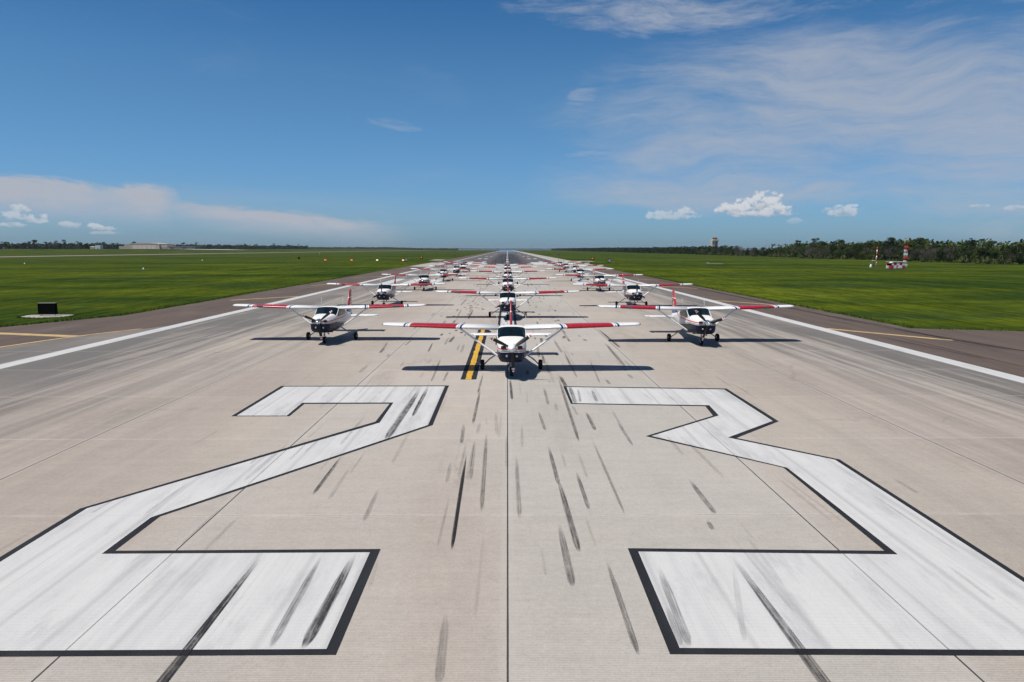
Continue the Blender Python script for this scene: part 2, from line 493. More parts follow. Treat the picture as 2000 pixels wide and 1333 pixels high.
def f_mark(nt, b, v, x, y, z):
    """rubber streak: opacity from per-mark UVs, with tread lines along it"""
    uv = nt.nodes.new('ShaderNodeUVMap'); s = nt.nodes.new('ShaderNodeSeparateXYZ'); nt.links.new(uv.outputs[0], s.inputs[0])
    uu, vv = E(nt, s.outputs[0]), E(nt, s.outputs[1])
    at_ = nt.nodes.new('ShaderNodeAttribute'); at_.attribute_name = 'dark'
    dk = E(nt, at_.outputs['Fac'])
    st = noise_n(nt, comb(nt, uu * 7.0 + dk * 53.0, vv * 1.3, dk * 17.0), 1, 4, .75)
    st2 = noise_n(nt, scl(nt, v, 7.0, 2.2), 1, 5, .7)
    rag = (st2 - .5) * .35
    prof = (vv * 2.6).mn((1.0 - vv) * 9.0).mn(1.0).pw(.6)
    edge = (uu - .5).abs() / (prof + .02) + rag * .7
    a = edge.ss(.52, .38) * vv.ss(0.0, .35) * vv.ss(1.0, .93)
    a = a * (st.ss(.34, .62) * .65 + .25) * (st2.ss(.25, .65) * .6 + .4) * dk
    nt.links.new(a.clamp().v, b.inputs['Alpha'])
    return None


M_CONC = mat('concrete', rough=.85, spec=.3, fn=f_concrete)
M_WPAINT = mat('white_road_paint', rough=.7, spec=.3, fn=f_paint)
M_BPAINT = mat('black_road_paint', rough=.75, spec=.3, fn=f_black)
M_YPAINT = mat('yellow_road_paint', rough=.7, spec=.3, fn=f_yellow)
M_CREAM = mat('faded_yellow_paint', rough=.8, spec=.3, fn=f_cream)
M_ASPH = mat('brown_asphalt', rough=.9, spec=.25, fn=f_asphalt)
M_FAR = mat('runway_asphalt', rough=.8, spec=.3, fn=f_far_asphalt)
M_GRASS = mat('grass', rough=1, spec=.0, fn=f_grass)
M_MARK = mat('rubber', (.018, .018, .020), rough=.7, spec=.3, fn=f_mark)
M_WATER = mat('water', (.03, .075, .12), rough=.35, spec=.5)
M_PALE = mat('pale_concrete', (.42, .40, .36), rough=.9, spec=.3, fn=lambda nt, b, v, x, y, z: mixc(nt, noise_n(nt, v, .7, 6, .7), (.25, .235, .21), (.40, .385, .35)))

def fixD(d):
    """true ground distance for a first-estimate distance"""
    return 7348.0 / (7407.0 / d + 1.0) - 0.66


# ------------------------------------------------------------------ ground
def build_ground():
    xs = [-9000, -5000, -3000, -2000, -1400, -1100] + list(range(-900, -300, 20)) + [-300, -200, -100, -40, 0, 40, 100, 200, 400, 900, 2000, 5000, 9000]
    ys = [-400, -100, 0, 60, 120, 180, 240] + list(range(260, 800, 30)) + [800, 1000, 1300, 1700, 2300, 3000, 3600]
    m = MB(); m.grid([[(x, y, tz(x, y) - 0.035) for x in xs] for y in ys], smooth=True)
    m.build('grass_field', M_GRASS, kind='structure')
    w = MB(); w.add([(-40000, 3590, -.6), (40000, 3590, -.6), (40000, 45000, -.6), (-40000, 45000, -.6)], [(0, 1, 2, 3)])
    w.build('water', M_WATER, kind='structure')


def sheet(name, polys, z, material, kind='structure', **k):
    m = MB()
    for p in polys: m.add([(x, y, z) for x, y in p], [tuple(range(len(p)))])
    return m.build(name, material, kind=kind, **k)


def rect(x0, x1, y0, y1): return [(x0, y0), (x1, y0), (x1, y1), (x0, y1)]


build_ground()
# paved shoulders with a ragged grass edge
def strip(name, left, right, z, material):
    m = MB(); m.grid([[(a[0], a[1], z), (b[0], b[1], z)] for a, b in zip(left, right)], smooth=False)
    return m.build(name, material, kind='structure')


def rag(x, y, amp): return x + amp * (noise.noise(Vector((x * .3, y * .55, 0))) + .6 * noise.noise(Vector((7, y * 2.1, x * .1))))


def left_edge(y):
    e = -30.0
    if y < 56.5: e = -30.0 - (56.5 - y) * .42 - max(0, 44.8 - y) * 3.0
    return max(e, -90)


def right_edge(y):
    if y > 46.7: return 26.5
    if y > 45.2: return 26.5 + (46.7 - y) / 1.5 * 5.5
    return 32.0 + (45.2 - y) * 3.0


ysl = [0 + i * .35 for i in range(int(160 / .35))] + [160 + i * 2.0 for i in range(120)] + [400 + 50 * i for i in range(64)]
strip('left_shoulder', [(rag(left_edge(y), y, .16), y) for y in ysl], [(-10.0, y) for y in ysl], -.010, M_ASPH)
strip('right_shoulder', [(10.0, y) for y in ysl], [(rag(right_edge(y), y, .16), y) for y in ysl], -.010, M_ASPH)
lc = [(-26.9, 20), (-26.7, 37.4), (-26.2, 39.8), (-25.6, 42.1), (-24.8, 44.2), (-23.6, 46.7), (-22.95, 48.6), (-22.95, 241)]
strip('runway', [(-60, 0), (-27.2, 20)] + lc[1:], [(20.85, 0), (20.85, 20)] + [(20.85, p[1]) for p in lc[1:]], 0.0, M_CONC)
sheet('far_runway', [rect(-22.95, 20.85, 241, 3480)], 0.0, M_FAR)
sheet('left_pad', [[(-29.6, 217), (-22.96, 210), (-22.96, 276), (-29.0, 276)]], -.003, M_PALE)
sheet('right_pad', [rect(20.86, 28.2, 189, 3000)], -.003, M_PALE)
sheet('grass_pads', [rect(27, 36.5, 302, 316), rect(-36, -30.6, 332, 362)], -.006, M_PALE)
# the parallel taxiway and apron on the left
def drape(name, path, width, z, material):
    m = MB(); rows = []
    for i, (x, y) in enumerate(path):
        a = Vector(path[max(i - 1, 0)]); b = Vector(path[min(i + 1, len(path) - 1)])
        t = (b - a).normalized(); n = Vector((-t.y, t.x)) * width / 2
        p, q = Vector((x, y)) + n, Vector((x, y)) - n
        rows.append([(p.x, p.y, tz(p.x, p.y) + z), (q.x, q.y, tz(q.x, q.y) + z)])
    m.grid(rows, smooth=False); return m.build(name, material, kind='structure')


def densify(pts, n=12):
    out = []
    for (a, b) in zip(pts[:-1], pts[1:]):
        for i in range(n): out.append((a[0] + (b[0] - a[0]) * i / n, a[1] + (b[1] - a[1]) * i / n))
    return out + [pts[-1]]


M_TAXI = mat('taxiway_asphalt', rough=.9, spec=.2, fn=lambda nt, b, v, x, y, z: mixc(nt, noise_n(nt, v, .1, 5, .7), (.17, .145, .128), (.23, .20, .175)))
drape('parallel_taxiway', densify([(-336, 300), (-336, 470), (-338, 600), (-338, 800), (-338, 1200), (-338, 3300)], 20), 38, .05, M_TAXI)
drape('apron', densify([(-690, 1010), (-560, 1075), (-500, 1140), (-480, 1300)], 10), 40, .25, M_PALE)

# ------------------------------------------------------------------ painted markings
STRIPE_L = -22.35; STRIPE_R = 20.35
sheet('edge_stripes', [rect(STRIPE_L - .44, STRIPE_L + .44, 0, 3400), rect(STRIPE_R - .44, STRIPE_R + .46, 0, 3400)], .004, M_WPAINT)


def gp(L): return [G(*p) for p in L]


two_b = gp([(656, 1280), (743.5, 1073), (224.5, 1076.5), (312.5, 1009.5), (845, 831), (877, 753.5), (549, 754.5), (451.5, 813.5), (565.5, 813.5), (594.5, 789.5), (761, 789), (733.5, 824), (156, 994)])
two_b.append((two_b[-1][0], G(0, 1284)[1]))
two_w = gp([(637.5, 1269), (722.5, 1080), (198.5, 1083), (295, 1011.5), (836, 831), (869, 755.3), (555, 756), (462.5, 812.7), (560, 812.7), (590, 787.5), (768.5, 787), (741.5, 826.5), (170, 994)])
two_w.append((two_w[-1][0], G(0, 1273)[1]))
thr_b = gp([(1308.5, 1278.5), (1226, 1071.5), (1727.5, 1076.5), (1530, 914), (1261, 852.5), (1392.5, 812.5), (1377.5, 794), (1115, 789.5), (1100, 755), (1419, 759.5), (1521, 823.5), (1438.5, 856), (1640, 898)])
thr_b.append((thr_b[-1][0] - .05, G(1900, 1284)[1]))
thr_w = gp([(1327.5, 1267), (1246.5, 1078.5), (1753.5, 1084), (1537.5, 914.5), (1272.5, 852.5), (1404, 812.3), (1385, 792.3), (1119, 788.3), (1106.5, 756.7), (1414, 761.5), (1509, 823), (1421.5, 855.4), (1631, 899)])
thr_w.append((thr_w[-1][0] - .03, G(1900, 1273)[1]))
sheet('runway_number_outline', [two_b, thr_b], .004, M_BPAINT)
sheet('runway_number', [two_w, thr_w], .008, M_WPAINT)

# yellow lead line with black borders beside the first aircraft
def wob(x, amp, ys, s): return [(x + amp * noise.noise(Vector((s, y * 1.7, 0))), y) for y in ys]


yy = [28.2 + i * .35 for i in range(53)]
bk = MB(); bk.grid([[(-1.87, y, .004), (-1.24, y, .004)] for y in yy], smooth=False)
bk.add([(-1.24, 43.0, .004), (-1.05, 43.6, .004), (-1.02, 45.0, .004), (-1.24, 46.2, .004)], [(0, 1, 2, 3)])
bk.build('lead_line_border', M_BPAINT, kind='structure')
yl = MB(); yl.grid([[(-1.68 + .05 * noise.noise(Vector((3, y * 1.1, 0))), y, .008), (-1.44 + .05 * noise.noise(Vector((9, y * 1.3, 0))), y, .008)] for y in yy], smooth=False)
yl.build('lead_line', M_YPAINT, kind='structure')
# centreline
cs = []; cb = []
y = 38.8
while y < 3200:
    cs.append(rect(-.49, .47, y, y + 36.6)); cb += [rect(-.66, -.49, y - .1, y + 36.7), rect(.47, .64, y - .1, y + 36.7)]
    y += 61.0
sheet('centreline', cs, .004, M_WPAINT)
sheet('centreline_border', cb[:8], .004, M_BPAINT)
# touchdown-zone bars and aiming-point blocks
tz_ = []
for s in (-1, 1):
    ox = -1.0
    for (a, bb) in ((10.8, 12.6), (14.3, 16.1), (17.6, 19.4)): tz_.append(rect(s * a - (0.2 if s > 0 else 0), s * bb - (0.2 if s > 0 else 0), 107, 129.9))
    tz_.append(rect(s * 8.8, s * 15.4, 252.5, 298))
    for (a, bb) in ((10.6, 12.5), (13.9, 15.8)):
        tz_.append(rect(s * a, s * bb, 404, 427)); tz_.append(rect(s * a, s * bb, 556, 579))
    tz_.append(rect(s * 10.6, s * 12.5, 708, 731)); tz_.append(rect(s * 10.6, s * 12.5, 861, 884))
tz_ = [[(min(a[0], c[0]), fixD(a[1])), (max(a[0], c[0]), fixD(a[1])), (max(a[0], c[0]), fixD(c[1])), (min(a[0], c[0]), fixD(c[1]))] for a, b_, c, d_ in tz_]
sheet('touchdown_bars', tz_, .0045, M_WPAINT)
# shoulder chevron bars
def bar(p, q, w):
    p, q = Vector(p), Vector(q); t = (q - p).normalized(); n = Vector((-t.y, t.x)) * w / 2
    return [tuple(p + n), tuple(p - n), tuple(q - n), tuple(q + n)]


ch = []
for y in (75.2, 106.6, 136.5, 166.5, 197, 227): ch.append(bar((-28.1, fixD(y)), (-22.85, fixD(y + 6.3)), .62))
for y in (41.7, 68.3, 97.5, 124.5, 151.5, 179): ch.append(bar((25.3, fixD(y)), (20.85, fixD(y + 6.3)), .5))
ch.append(bar((-36.5, 45.7), (-25.4, 42.6), .80))
sheet('shoulder_chevrons', ch, -.004, M_CREAM)
yc = [(-26.95, 20), (-26.75, 37.4), (-26.25, 39.8), (-25.65, 42.1), (-24.85, 44.2), (-23.65, 46.7)]
m = MB(); m.grid([[(x - .3, y, .004), (x, y, .004)] for x, y in yc], smooth=False)
m.build('shoulder_edge_line', M_CREAM, kind='structure')

# ------------------------------------------------------------------ rubber marks
class Marks:
    def __init__(s): s.v = []; s.f = []; s.uv = []; s.dk = []
    def add(s, x0, y0, x1, y1, w, dk):
        """from far (x0,y0) to near (x1,y1)"""
        t = Vector((x1 - x0, y1 - y0)); n = Vector((-t.y, t.x)).normalized() * w * .39
        b = len(s.v); z = .0125 + .0002 * (b % 16)
        for (x, y, u, v) in ((x0 + n.x, y0 + n.y, 0, 0), (x0 - n.x, y0 - n.y, 1, 0), (x1 - n.x, y1 - n.y, 1, 1), (x1 + n.x, y1 + n.y, 0, 1)):
            s.v.append((x, y, z)); s.uv.append((u, v)); s.dk.append(dk * .88 + .001 * (b % 37))
        s.f.append((b, b + 1, b + 2, b + 3))
    def build(s):
        me = bpy.data.meshes.new('tyre_marks'); me.from_pydata(s.v, [], s.f); me.materials.append(M_MARK)
        uv = me.uv_layers.new(name='UVMap')
        for l in me.loops: uv.data[l.index].uv = s.uv[l.vertex_index]
        a = me.attributes.new('dark', 'FLOAT', 'POINT'); a.data.foreach_set('value', s.dk)
        o = bpy.data.objects.new('tyre_marks', me); COL.objects.link(o); o['kind'] = 'structure'


MK = Marks()
for (x0, y0, x1, y1, w, dk) in [
    (912, 880, 881, 1080, .10, 1.6), (912, 885, 883, 1076, .06, 1.6), (670, 888, 610, 968, .11, 1.15), (519, 1076, 222, 1460, .13, 1.5), (523, 1076, 236, 1450, .045, 1.5), (513, 1080, 205, 1460, .045, 1.3),
    (698, 1076, 590, 1272, .22, .95), (688, 1083, 604, 1262, .12, .8), (632, 1080, 526, 1270, .16, .62), (823, 757, 752, 862, .30, .85), (838, 755, 805, 816, .16, 1.1),
    (832, 760, 808, 806, .08, 1.0), (939, 757, 923, 830, .12, .9), (951, 838, 940, 1003, .13, .62), (928, 855, 919, 940, .11, .4), (906, 826, 901, 868, .14, .5),
    (1070, 868, 1092, 950, .13, .8), (1088, 930, 1132, 1083, .16, .85), (1091, 1020, 1119, 1150, .17, .7), (1181, 1085, 1248, 1285, .12, .75),
    (1124, 918, 1151, 998, .12, .7), (1153, 852, 1222, 1010, .09, .5), (1343, 934, 1398, 1006, .16, .65), (1381, 1017, 1392, 1036, .12, .6),
    (1088, 730, 1132, 868, .14, .75), (1143, 802, 1163, 842, .16, .75), (1051, 802, 1065, 842, .12, .6), (1061, 754, 1071, 792, .14, .5),
    (1008, 885, 1015, 1016, .13, .55), (1203, 820, 1236, 872, .12, .5), (1420, 1076, 1702, 1460, .13, 1.0), (1416, 1076, 1690, 1462, .04, .9), (1424, 1076, 1716, 1458, .04, .9), (996, 738, 1000, 782, .13, 1.2),
    (1283, 1100, 1348, 1268, .18, .5), (1300, 1180, 1330, 1265, .12, .4), (872, 1190, 856, 1340, .17, .4), (742, 950, 710, 1020, .12, .45), (881, 900, 872, 945, .12, .3),
    (846, 668, 836, 688, .13, .9), (861, 700, 842, 747, .12, .6), (877, 722, 866, 746, .12, .55), (944, 728, 933, 770, .10, .7), (1093, 733, 1106, 757, .2, 1.0), (1150, 700, 1172, 750, .09, .5),
    (760, 665, 742, 690, .16, .5), (752, 680, 742, 690, .22, .5), (1080, 662, 1098, 690, .2, .55), (1048, 668, 1053, 700, .18, .6), (1058, 690, 1064, 712, .16, .8), (1095, 640, 1112, 668, .18, .4),
    (1116, 790, 1128, 812, .10, .35), (1112, 752, 1124, 790, .2, .6), (1155, 760, 1166, 786, .16, .6), (1128, 757, 1134, 787, .12, .5), (1430, 1095, 1455, 1260, .12, .16)]:
    a = G(x0, y0); b_ = G(x1, y1); MK.add(*a, *b_, w, dk)
R = random.Random(5)
for i in range(330):
    D = 27 + (R.random() ** 1.15) * 225
    lat = R.choice((-1, 1)) * abs(R.gauss(3.1, 1.5)) if R.random() < .8 else R.uniform(-7, 7)
    L = R.choice((R.uniform(.5, 1.4), R.uniform(.8, 3), R.uniform(2, 8))) * (1 + D / 140)
    MK.add(lat, D + L, lat + R.gauss(0, .012) * L, D, R.uniform(.10, .24), R.uniform(.2, .95) ** 1.3)
for i in range(60):
    D = R.uniform(38, 75); lat = R.choice((-1, 1)) * R.gauss(2.9, .9)
    MK.add(lat, D + R.uniform(.6, 1.3), lat, D, R.uniform(.18, .3), R.uniform(.4, 1.1))
for i in range(90):
    D = R.uniform(9, 32); lat = R.uniform(-9, 9); L = R.uniform(1, 4)
    MK.add(lat, D + L, lat + R.gauss(0, .02) * L, D, R.uniform(.05, .14), R.uniform(.10, .28))
for i in range(220):
    D = R.uniform(250, 820); lat = R.gauss(0, 4.6); L = R.uniform(15, 60)
    MK.add(lat, D + L, lat, D, R.uniform(.3, .6), R.uniform(.5, 1.1))
# long scrape lines over the right-hand shoulder
for (x0, y0, x1, y1, w, dk) in [(25.4, 150, 25.1, 60, .35, 1.2), (25.0, 60, 25.6, 40, .22, 1.5), (25.4, 44, 26.6, 33, .22, 1.5), (25.2, 110, 24.7, 48, .30, .9), (25.3, 80, 24.9, 46, .12, 1.2), (24.7, 50, 25.9, 36.0, .35, 1.3), (24.3, 49, 25.4, 36.0, .12, 1.2), (23.0, 45, 22.7, 30, .18, .8), (21.9, 44, 22.6, 33, .4, .5)]:
    MK.add(x0, y0, x1, y1, w, dk)
MK.build()

# ------------------------------------------------------------------ aircraft
NAVY = [1.11]


def f_body(nt, b, v, x, y, z):
    navy_z = NAVY[0] - (y + 1.5).mx(0.0) * 0.13
    c = mixc(nt, z.lt(navy_z), (.74, .74, .73), (.004, .008, .034))
    g = (z - navy_z - 0.045).abs().lt(.018)
    c = mixc(nt, g, c, (.22, .24, .27))
    rz = NAVY[0] + 0.13 + (y - 1.2).mx(0.0) * 0.02
    r = (z - rz).abs().lt(.024)
    c = mixc(nt, r, c, (.62, .03, .02))
    dirt = noise_n(nt, v, 3.0, 5, .7)
    return mixc(nt, dirt.ss(.5, .8) * .12, c, (.2, .19, .17))


def f_wing(nt, b, v, x, y, z):
    ax = x.abs(); s = ax + (y + 0.8) * 0.22 * 1.0
    c = mixc(nt, (s - 3.30).abs().lt(.98), (.74, .74, .73), (.36, .010, .016))
    c = mixc(nt, (s - 2.12).abs().lt(.045), c, (.012, .03, .16))
    c = mixc(nt, (s - 2.23).abs().lt(.02), c, (.30, .33, .36))
    c = mixc(nt, (s - 4.50).abs().lt(.045), c, (.012, .03, .16))
    c = mixc(nt, (s - 4.38).abs().lt(.02), c, (.30, .33, .36))
    # panel seams and rivet grime
    sm = ((ax / 0.55).frac() - .5).abs().lt(.008)
    c = mixc(nt, sm * .25, c, (.25, .25, .25))
    dirt = noise_n(nt, scl(nt, v, 5, 1.2), 1, 5, .7)
    return mixc(nt, dirt.ss(.5, .8) * .14, c, (.22, .21, .19))


def f_fin(nt, b, v, x, y, z):
    c = mixc(nt, z.lt(1.42), (.40, .012, .016), (.012, .05, .20))
    c = mixc(nt, (z - 2.12).abs().lt(.025), c, (.75, .75, .75))
    c = mixc(nt, z.lt(1.16), c, (.8, .8, .8))
    e = ((y - 4.72) * (y - 4.72) * 14 + (z - 1.72) * (z - 1.72) * 14).lt(.42)
    e2 = ((y - 4.72) * (y - 4.72) * 14 + (z - 1.72) * (z - 1.72) * 14).lt(.17)
    c = mixc(nt, e * (y.lt(4.92)), c, (.75, .75, .75))
    return mixc(nt, e2 * y.lt(4.92), c, (.02, .06, .22))


def f_prop(nt, b, v, x, y, z):
    r = (x * x + z * z).pw(.5)
    c = mixc(nt, (r - .87).abs().lt(.075), (.010, .010, .011), (.75, .75, .75))
    return mixc(nt, (r - .87).abs().lt(.025), c, (.55, .02, .02))


M_BODY_A = mat('fuselage_paint', rough=.42, spec=.28, fn=f_body)
NAVY[0] = 1.17
M_BODY_B = mat('fuselage_paint_high_band', rough=.42, spec=.28, fn=f_body)
M_WING = mat('wing_paint', rough=.25, spec=.5, fn=f_wing)
M_FIN = mat('fin_paint', rough=.25, spec=.5, fn=f_fin)
M_WHITE = mat('white_paint', (.80, .80, .80), rough=.25, fn=lambda nt, b, v, x, y, z: mixc(nt, noise_n(nt, v, 4, 5, .7).ss(.45, .8) * .2, (.80, .80, .80), (.5, .49, .46)))
M_PROP = mat('propeller_paint', rough=.35, spec=.4, fn=f_prop)
M_TYRE = mat('rubber_tyre', (.014, .014, .015), rough=.8, spec=.3, fn=lambda nt, b, v, x, y, z: mixc(nt, noise_n(nt, v, 18, 4, .7).ss(.5, .8) * .3, (.012, .012, .013), (.06, .055, .05)))
M_METAL = mat('brushed_steel', (.52, .52, .52), rough=.35, metal=.9, fn=lambda nt, b, v, x, y, z: mixc(nt, noise_n(nt, v, 9, 4, .6), (.36, .36, .37), (.62, .62, .62)))
M_CHROME = mat('chromed_spinner', (.75, .76, .78), rough=.12, metal=.9, fn=lambda nt, b, v, x, y, z: mixc(nt, noise_n(nt, v, 5, 3, .6), (.70, .71, .73), (.82, .83, .84)))
M_DARK = mat('dark_opening', (.008, .008, .009), rough=.9, fn=lambda nt, b, v, x, y, z: mixc(nt, noise_n(nt, v, 14, 3, .6), (.006, .006, .007), (.016, .016, .016)))
M_LENS = mat('lamp_lens', (.55, .56, .54), rough=.08, fn=lambda nt, b, v, x, y, z: mixc(nt, noise_n(nt, v, 30, 2, .6), (.42, .43, .41), (.66, .66, .62)))
M_REDL = mat('red_lens', (.6, .02, .02), rough=.15, fn=lambda nt, b, v, x, y, z: mixc(nt, noise_n(nt, v, 30, 2, .6), (.55, .02, .02), (.7, .04, .04)))
M_GRNL = mat('green_lens', (.02, .35, .12), rough=.15, fn=lambda nt, b, v, x, y, z: mixc(nt, noise_n(nt, v, 30, 2, .6), (.02, .30, .10), (.03, .4, .15)))
M_SEAT = mat('seat_fabric', (.25, .25, .26), rough=.9, fn=lambda nt, b, v, x, y, z: mixc(nt, noise_n(nt, v, 12, 4, .6), (.16, .165, .17), (.34, .34, .34)))
M_PATCH = mat('worn_landing_light', (.07, .07, .07), rough=.3, fn=lambda nt, b, v, x, y, z: mixc(nt, noise_n(nt, v, 14, 3, .6), (.04, .04, .042), (.16, .15, .14)))


def glass_mat():
    m = bpy.data.materials.new('tinted_glazing'); m.use_nodes = True; nt = m.node_tree
    b = nt.nodes['Principled BSDF']; out = nt.nodes['Material Output']
    tc = nt.nodes.new('ShaderNodeTexCoord')
    c = mixc(nt, noise_n(nt, tc.outputs['Object'], 4, 3, .6), (.004, .010, .018), (.008, .020, .028))
    nt.links.new(c, b.inputs['Base Color']); b.inputs['Roughness'].default_value = .05
    tr = nt.nodes.new('ShaderNodeBsdfTransparent'); tr.inputs[0].default_value = (.45, .62, .66, 1)
    mx = nt.nodes.new('ShaderNodeMixShader'); mx.inputs[0].default_value = .34
    nt.links.new(b.outputs[0], mx.inputs[1]); nt.links.new(tr.outputs[0], mx.inputs[2]); nt.links.new(mx.outputs[0], out.inputs[0])
    return m


M_GLASS = glass_mat()


def cr(p0, p1, p2, p3, t):
    return 0.5 * ((2 * p1) + (p2 - p0) * t + (2 * p0 - 5 * p1 + 4 * p2 - p3) * t * t + (3 * p1 - p0 - 3 * p2 + p3) * t * t * t)


def half_profile(hw, zb, zt, zbelt, xbelt, zwt, xwt):
    hz = zbelt - zb
    return [(0, zb), (hw * .42, zb + .004), (hw * .76, zb + .035), (hw * .95, zb + hz * .26), (hw, zb + hz * .6),
            (xbelt, zbelt), (xwt, zwt), (xwt * .84, zt - (zt - zwt) * .28), (xwt * .45, zt - (zt - zwt) * .04), (0, zt)]


def build_fuselage(root, big):
    M_BODY = M_BODY_A if big else M_BODY_B
    w = 1.0 if big else 1.04
    #  y,    hw,  zb,  zt, zbelt, xbelt, zwt, xwt
    K = [(-2.64, .33, .98, 1.43, 1.24, .33, 1.35, .26),
         (-2.60, .42, .82, 1.48, 1.24, .42, 1.38, .34),
         (-2.45, .50, .69, 1.53, 1.26, .50, 1.42, .42),
         (-2.05, .555, .63, 1.565, 1.30, .55, 1.46, .47),
         (-1.62, .585, .62, 1.585, 1.34, .58, 1.50, .50),
         (-1.36, .60, .645, 1.60, 1.38, .595, 1.50, .54),
         (-1.06, .605, .64, 1.79, 1.40, .60, 1.62, .575),
         (-0.80, .61, .635, 1.935, 1.41, .605, 1.79, .585),
         (-0.30, .61, .635, 1.95, 1.42, .605, 1.80, .585),
         (0.25, .60, .64, 1.90, 1.42, .595, 1.77, .575),
         (0.70, .57, .65, 1.83, 1.41, .565, 1.71, .54),
         (1.15, .52, .67, 1.75, 1.40, .51, 1.62, .47),
         (1.60, .45, .71, 1.68, 1.40, .44, 1.56, .38),
         (2.30, .36, .77, 1.50, 1.33, .34, 1.42, .27),
         (3.20, .26, .84, 1.36, 1.22, .24, 1.29, .17),
         (4.30, .15, .91, 1.22, 1.12, .13, 1.17, .09),
         (5.15, .05, .98, 1.11, 1.06, .04, 1.08, .03)]
    P = [half_profile(k[1] * w, k[2], k[3], k[4], k[5] * w, k[6], k[7] * w) for k in K]
    NS = 3
    nk, npf = len(K), len(P[0])
    def key(i, j): i = max(0, min(nk - 1, i)); j = max(0, min(npf - 1, j)); return Vector((P[i][j][0], K[i][0], P[i][j][1]))
    def pt(i, ti, j, tj):
        rows = []
        for a in range(-1, 3):
            q = [key(i + a, j + b_) for b_ in range(-1, 3)]
            if j == 0: q[0] = Vector((-key(i + a, 1).x, q[1].y, key(i + a, 1).z))
            if j + 2 > npf - 1: q[3] = Vector((-key(i + a, npf - 2).x, q[2].y, key(i + a, npf - 2).z))
            rows.append(Vector([cr(q[0][c], q[1][c], q[2][c], q[3][c], tj) for c in range(3)]))
        p = Vector([cr(rows[0][c], rows[1][c], rows[2][c], rows[3][c], ti) for c in range(3)])
        p.y = key(i, 0).y + (key(i + 1, 0).y - key(i, 0).y) * ti
        return p
    body, wind = MB(), MB(); sides = {}
    for i in range(nk - 1):
        for j in range(npf - 1):
            for sx in (-1, 1):
                rows = []
                for a in range(NS + 1):
                    r = [pt(i, a / NS, j, b_ / NS) for b_ in range(NS + 1)]
                    rows.append([(p.x * sx, p.y, p.z) for p in (r if sx > 0 else r[::-1])])
                if i in (5, 6) and j >= 6: tgt = wind
                elif i == 7 and j == 5 or i == 6 and j == 5 or i in (8,) and j == 5: tgt = sides.setdefault((sx, 'a'), MB())
                elif i in (9, 10) and j == 5: tgt = sides.setdefault((sx, 'b'), MB())
                elif i == 11 and j in (6, 7, 8): tgt = sides.setdefault((0, 'r'), MB())
                else: tgt = body
                tgt.grid(rows)
    # closed nose and tail
    for i in (0, nk - 1):
        ring = [(p[0], K[i][0], p[1]) for p in P[i]] + [(-p[0], K[i][0], p[1]) for p in P[i][-2:0:-1]]
        body.add(ring, [tuple(range(len(ring))) if i == 0 else tuple(reversed(range(len(ring))))])
    body.build('fuselage', M_BODY, root)
    wind.build('windshield', M_GLASS, root)
    for (sx, k), mbv in sides.items(): mbv.build('rear_window' if k == 'r' else 'side_window', M_GLASS, root)
    # door posts and windshield centre
    for s in (-1, 1):
        p = MB()
        p.tube([(s * .60 * w, -.28, 1.42), (s * .583 * w, -.28, 1.84)], .022, 6)
        p.build('door_post', M_WHITE, root); p = MB()
        p.tube([(s * .585 * w, -1.37, 1.49), (s * .59 * w, -1.06, 1.63), (s * .585 * w, -.80, 1.81)], .018, 6)
        p.build('windshield_post', M_WHITE, root)
    for s in (-.27, .27):
        c = MB()
        c.box((s, -.15, 1.15), (.42, .45, .14)); c.box((s, .12, 1.42), (.42, .12, .58), Matrix.Rotation(radians(-8), 3, 'X')); c.box((s, .14, 1.78), (.22, .09, .16))
        c.box((s, .0, 1.03), (.10, .35, .14)); c.build('cabin_seat', M_SEAT, root)
    c = MB(); c.box((0, .35, .95), (1.0, 1.6, .06)); c.build('cabin_floor', M_DARK, root)
    d = MB(); d.box((0, -1.16, 1.40), (1.0, .22, .22)); d.build('instrument_panel', M_DARK, root)
    # cowl openings, lamps, exhausts
    for s in (-1, 1):
        q = MB()
        prof = []
        for k in range(16):
            a = 2 * pi * k / 16
            prof.append((s * .325 + .105 * (abs(cos(a)) ** .6) * (1 if cos(a) > 0 else -1), 1.315 + .062 * (abs(sin(a)) ** .6) * (1 if sin(a) > 0 else -1)))
        def ny(x): return -2.655 + max(0, abs(x) - .28) ** 2 * 1.0
        q.grid([[(x, ny(x) - .004, z) for x, z in prof + prof[:1]], [(s * .325 + (x - s * .325) * .9, ny(x) + .05, 1.315 + (z - 1.315) * .9) for x, z in prof + prof[:1]]])
        q.add([(x, ny(x) - .006, z) for x, z in prof], [tuple(range(16))])
        q.build('air_intake', M_DARK, root)
        l = MB(); l.lathe([(-.035, .0), (-.032, .03), (-.02, .045), (.02, .05)], (s * .20, -2.625, .965), 'Y', 14)
        l.build('cowl_lamp', M_LENS, root)
    for s in (-1, 1):
        ex = MB(); ex.box((s * .34, -1.75, .655), (.26, .36, .035), Matrix.Rotation(radians(-14), 3, 'X'))
        ex.build('cowl_flap', M_BODY, root)
    ep = MB(); ep.tube([(.22, -1.9, .72), (.24, -1.80, .58), (.25, -1.68, .52)], .036, 8)
    ep.build('exhaust_pipe', M_METAL, root)


def airfoil(ch, th, n=9):
    up, lo = [], []
    for i in range(n + 1):
        t = (1 - cos(pi * i / n)) / 2
        yt = 5 * th * (.2969 * sqrt(t) - .126 * t - .3516 * t * t + .2843 * t ** 3 - .1036 * t ** 4)
        camb = .02 * (1 - (2 * t - .8) ** 2 / (1.44 if t > .4 else .64))
        up.append((t * ch, (camb + yt) * ch)); lo.append((t * ch, (camb - yt) * ch))
    return up[::-1] + lo[1:-1]


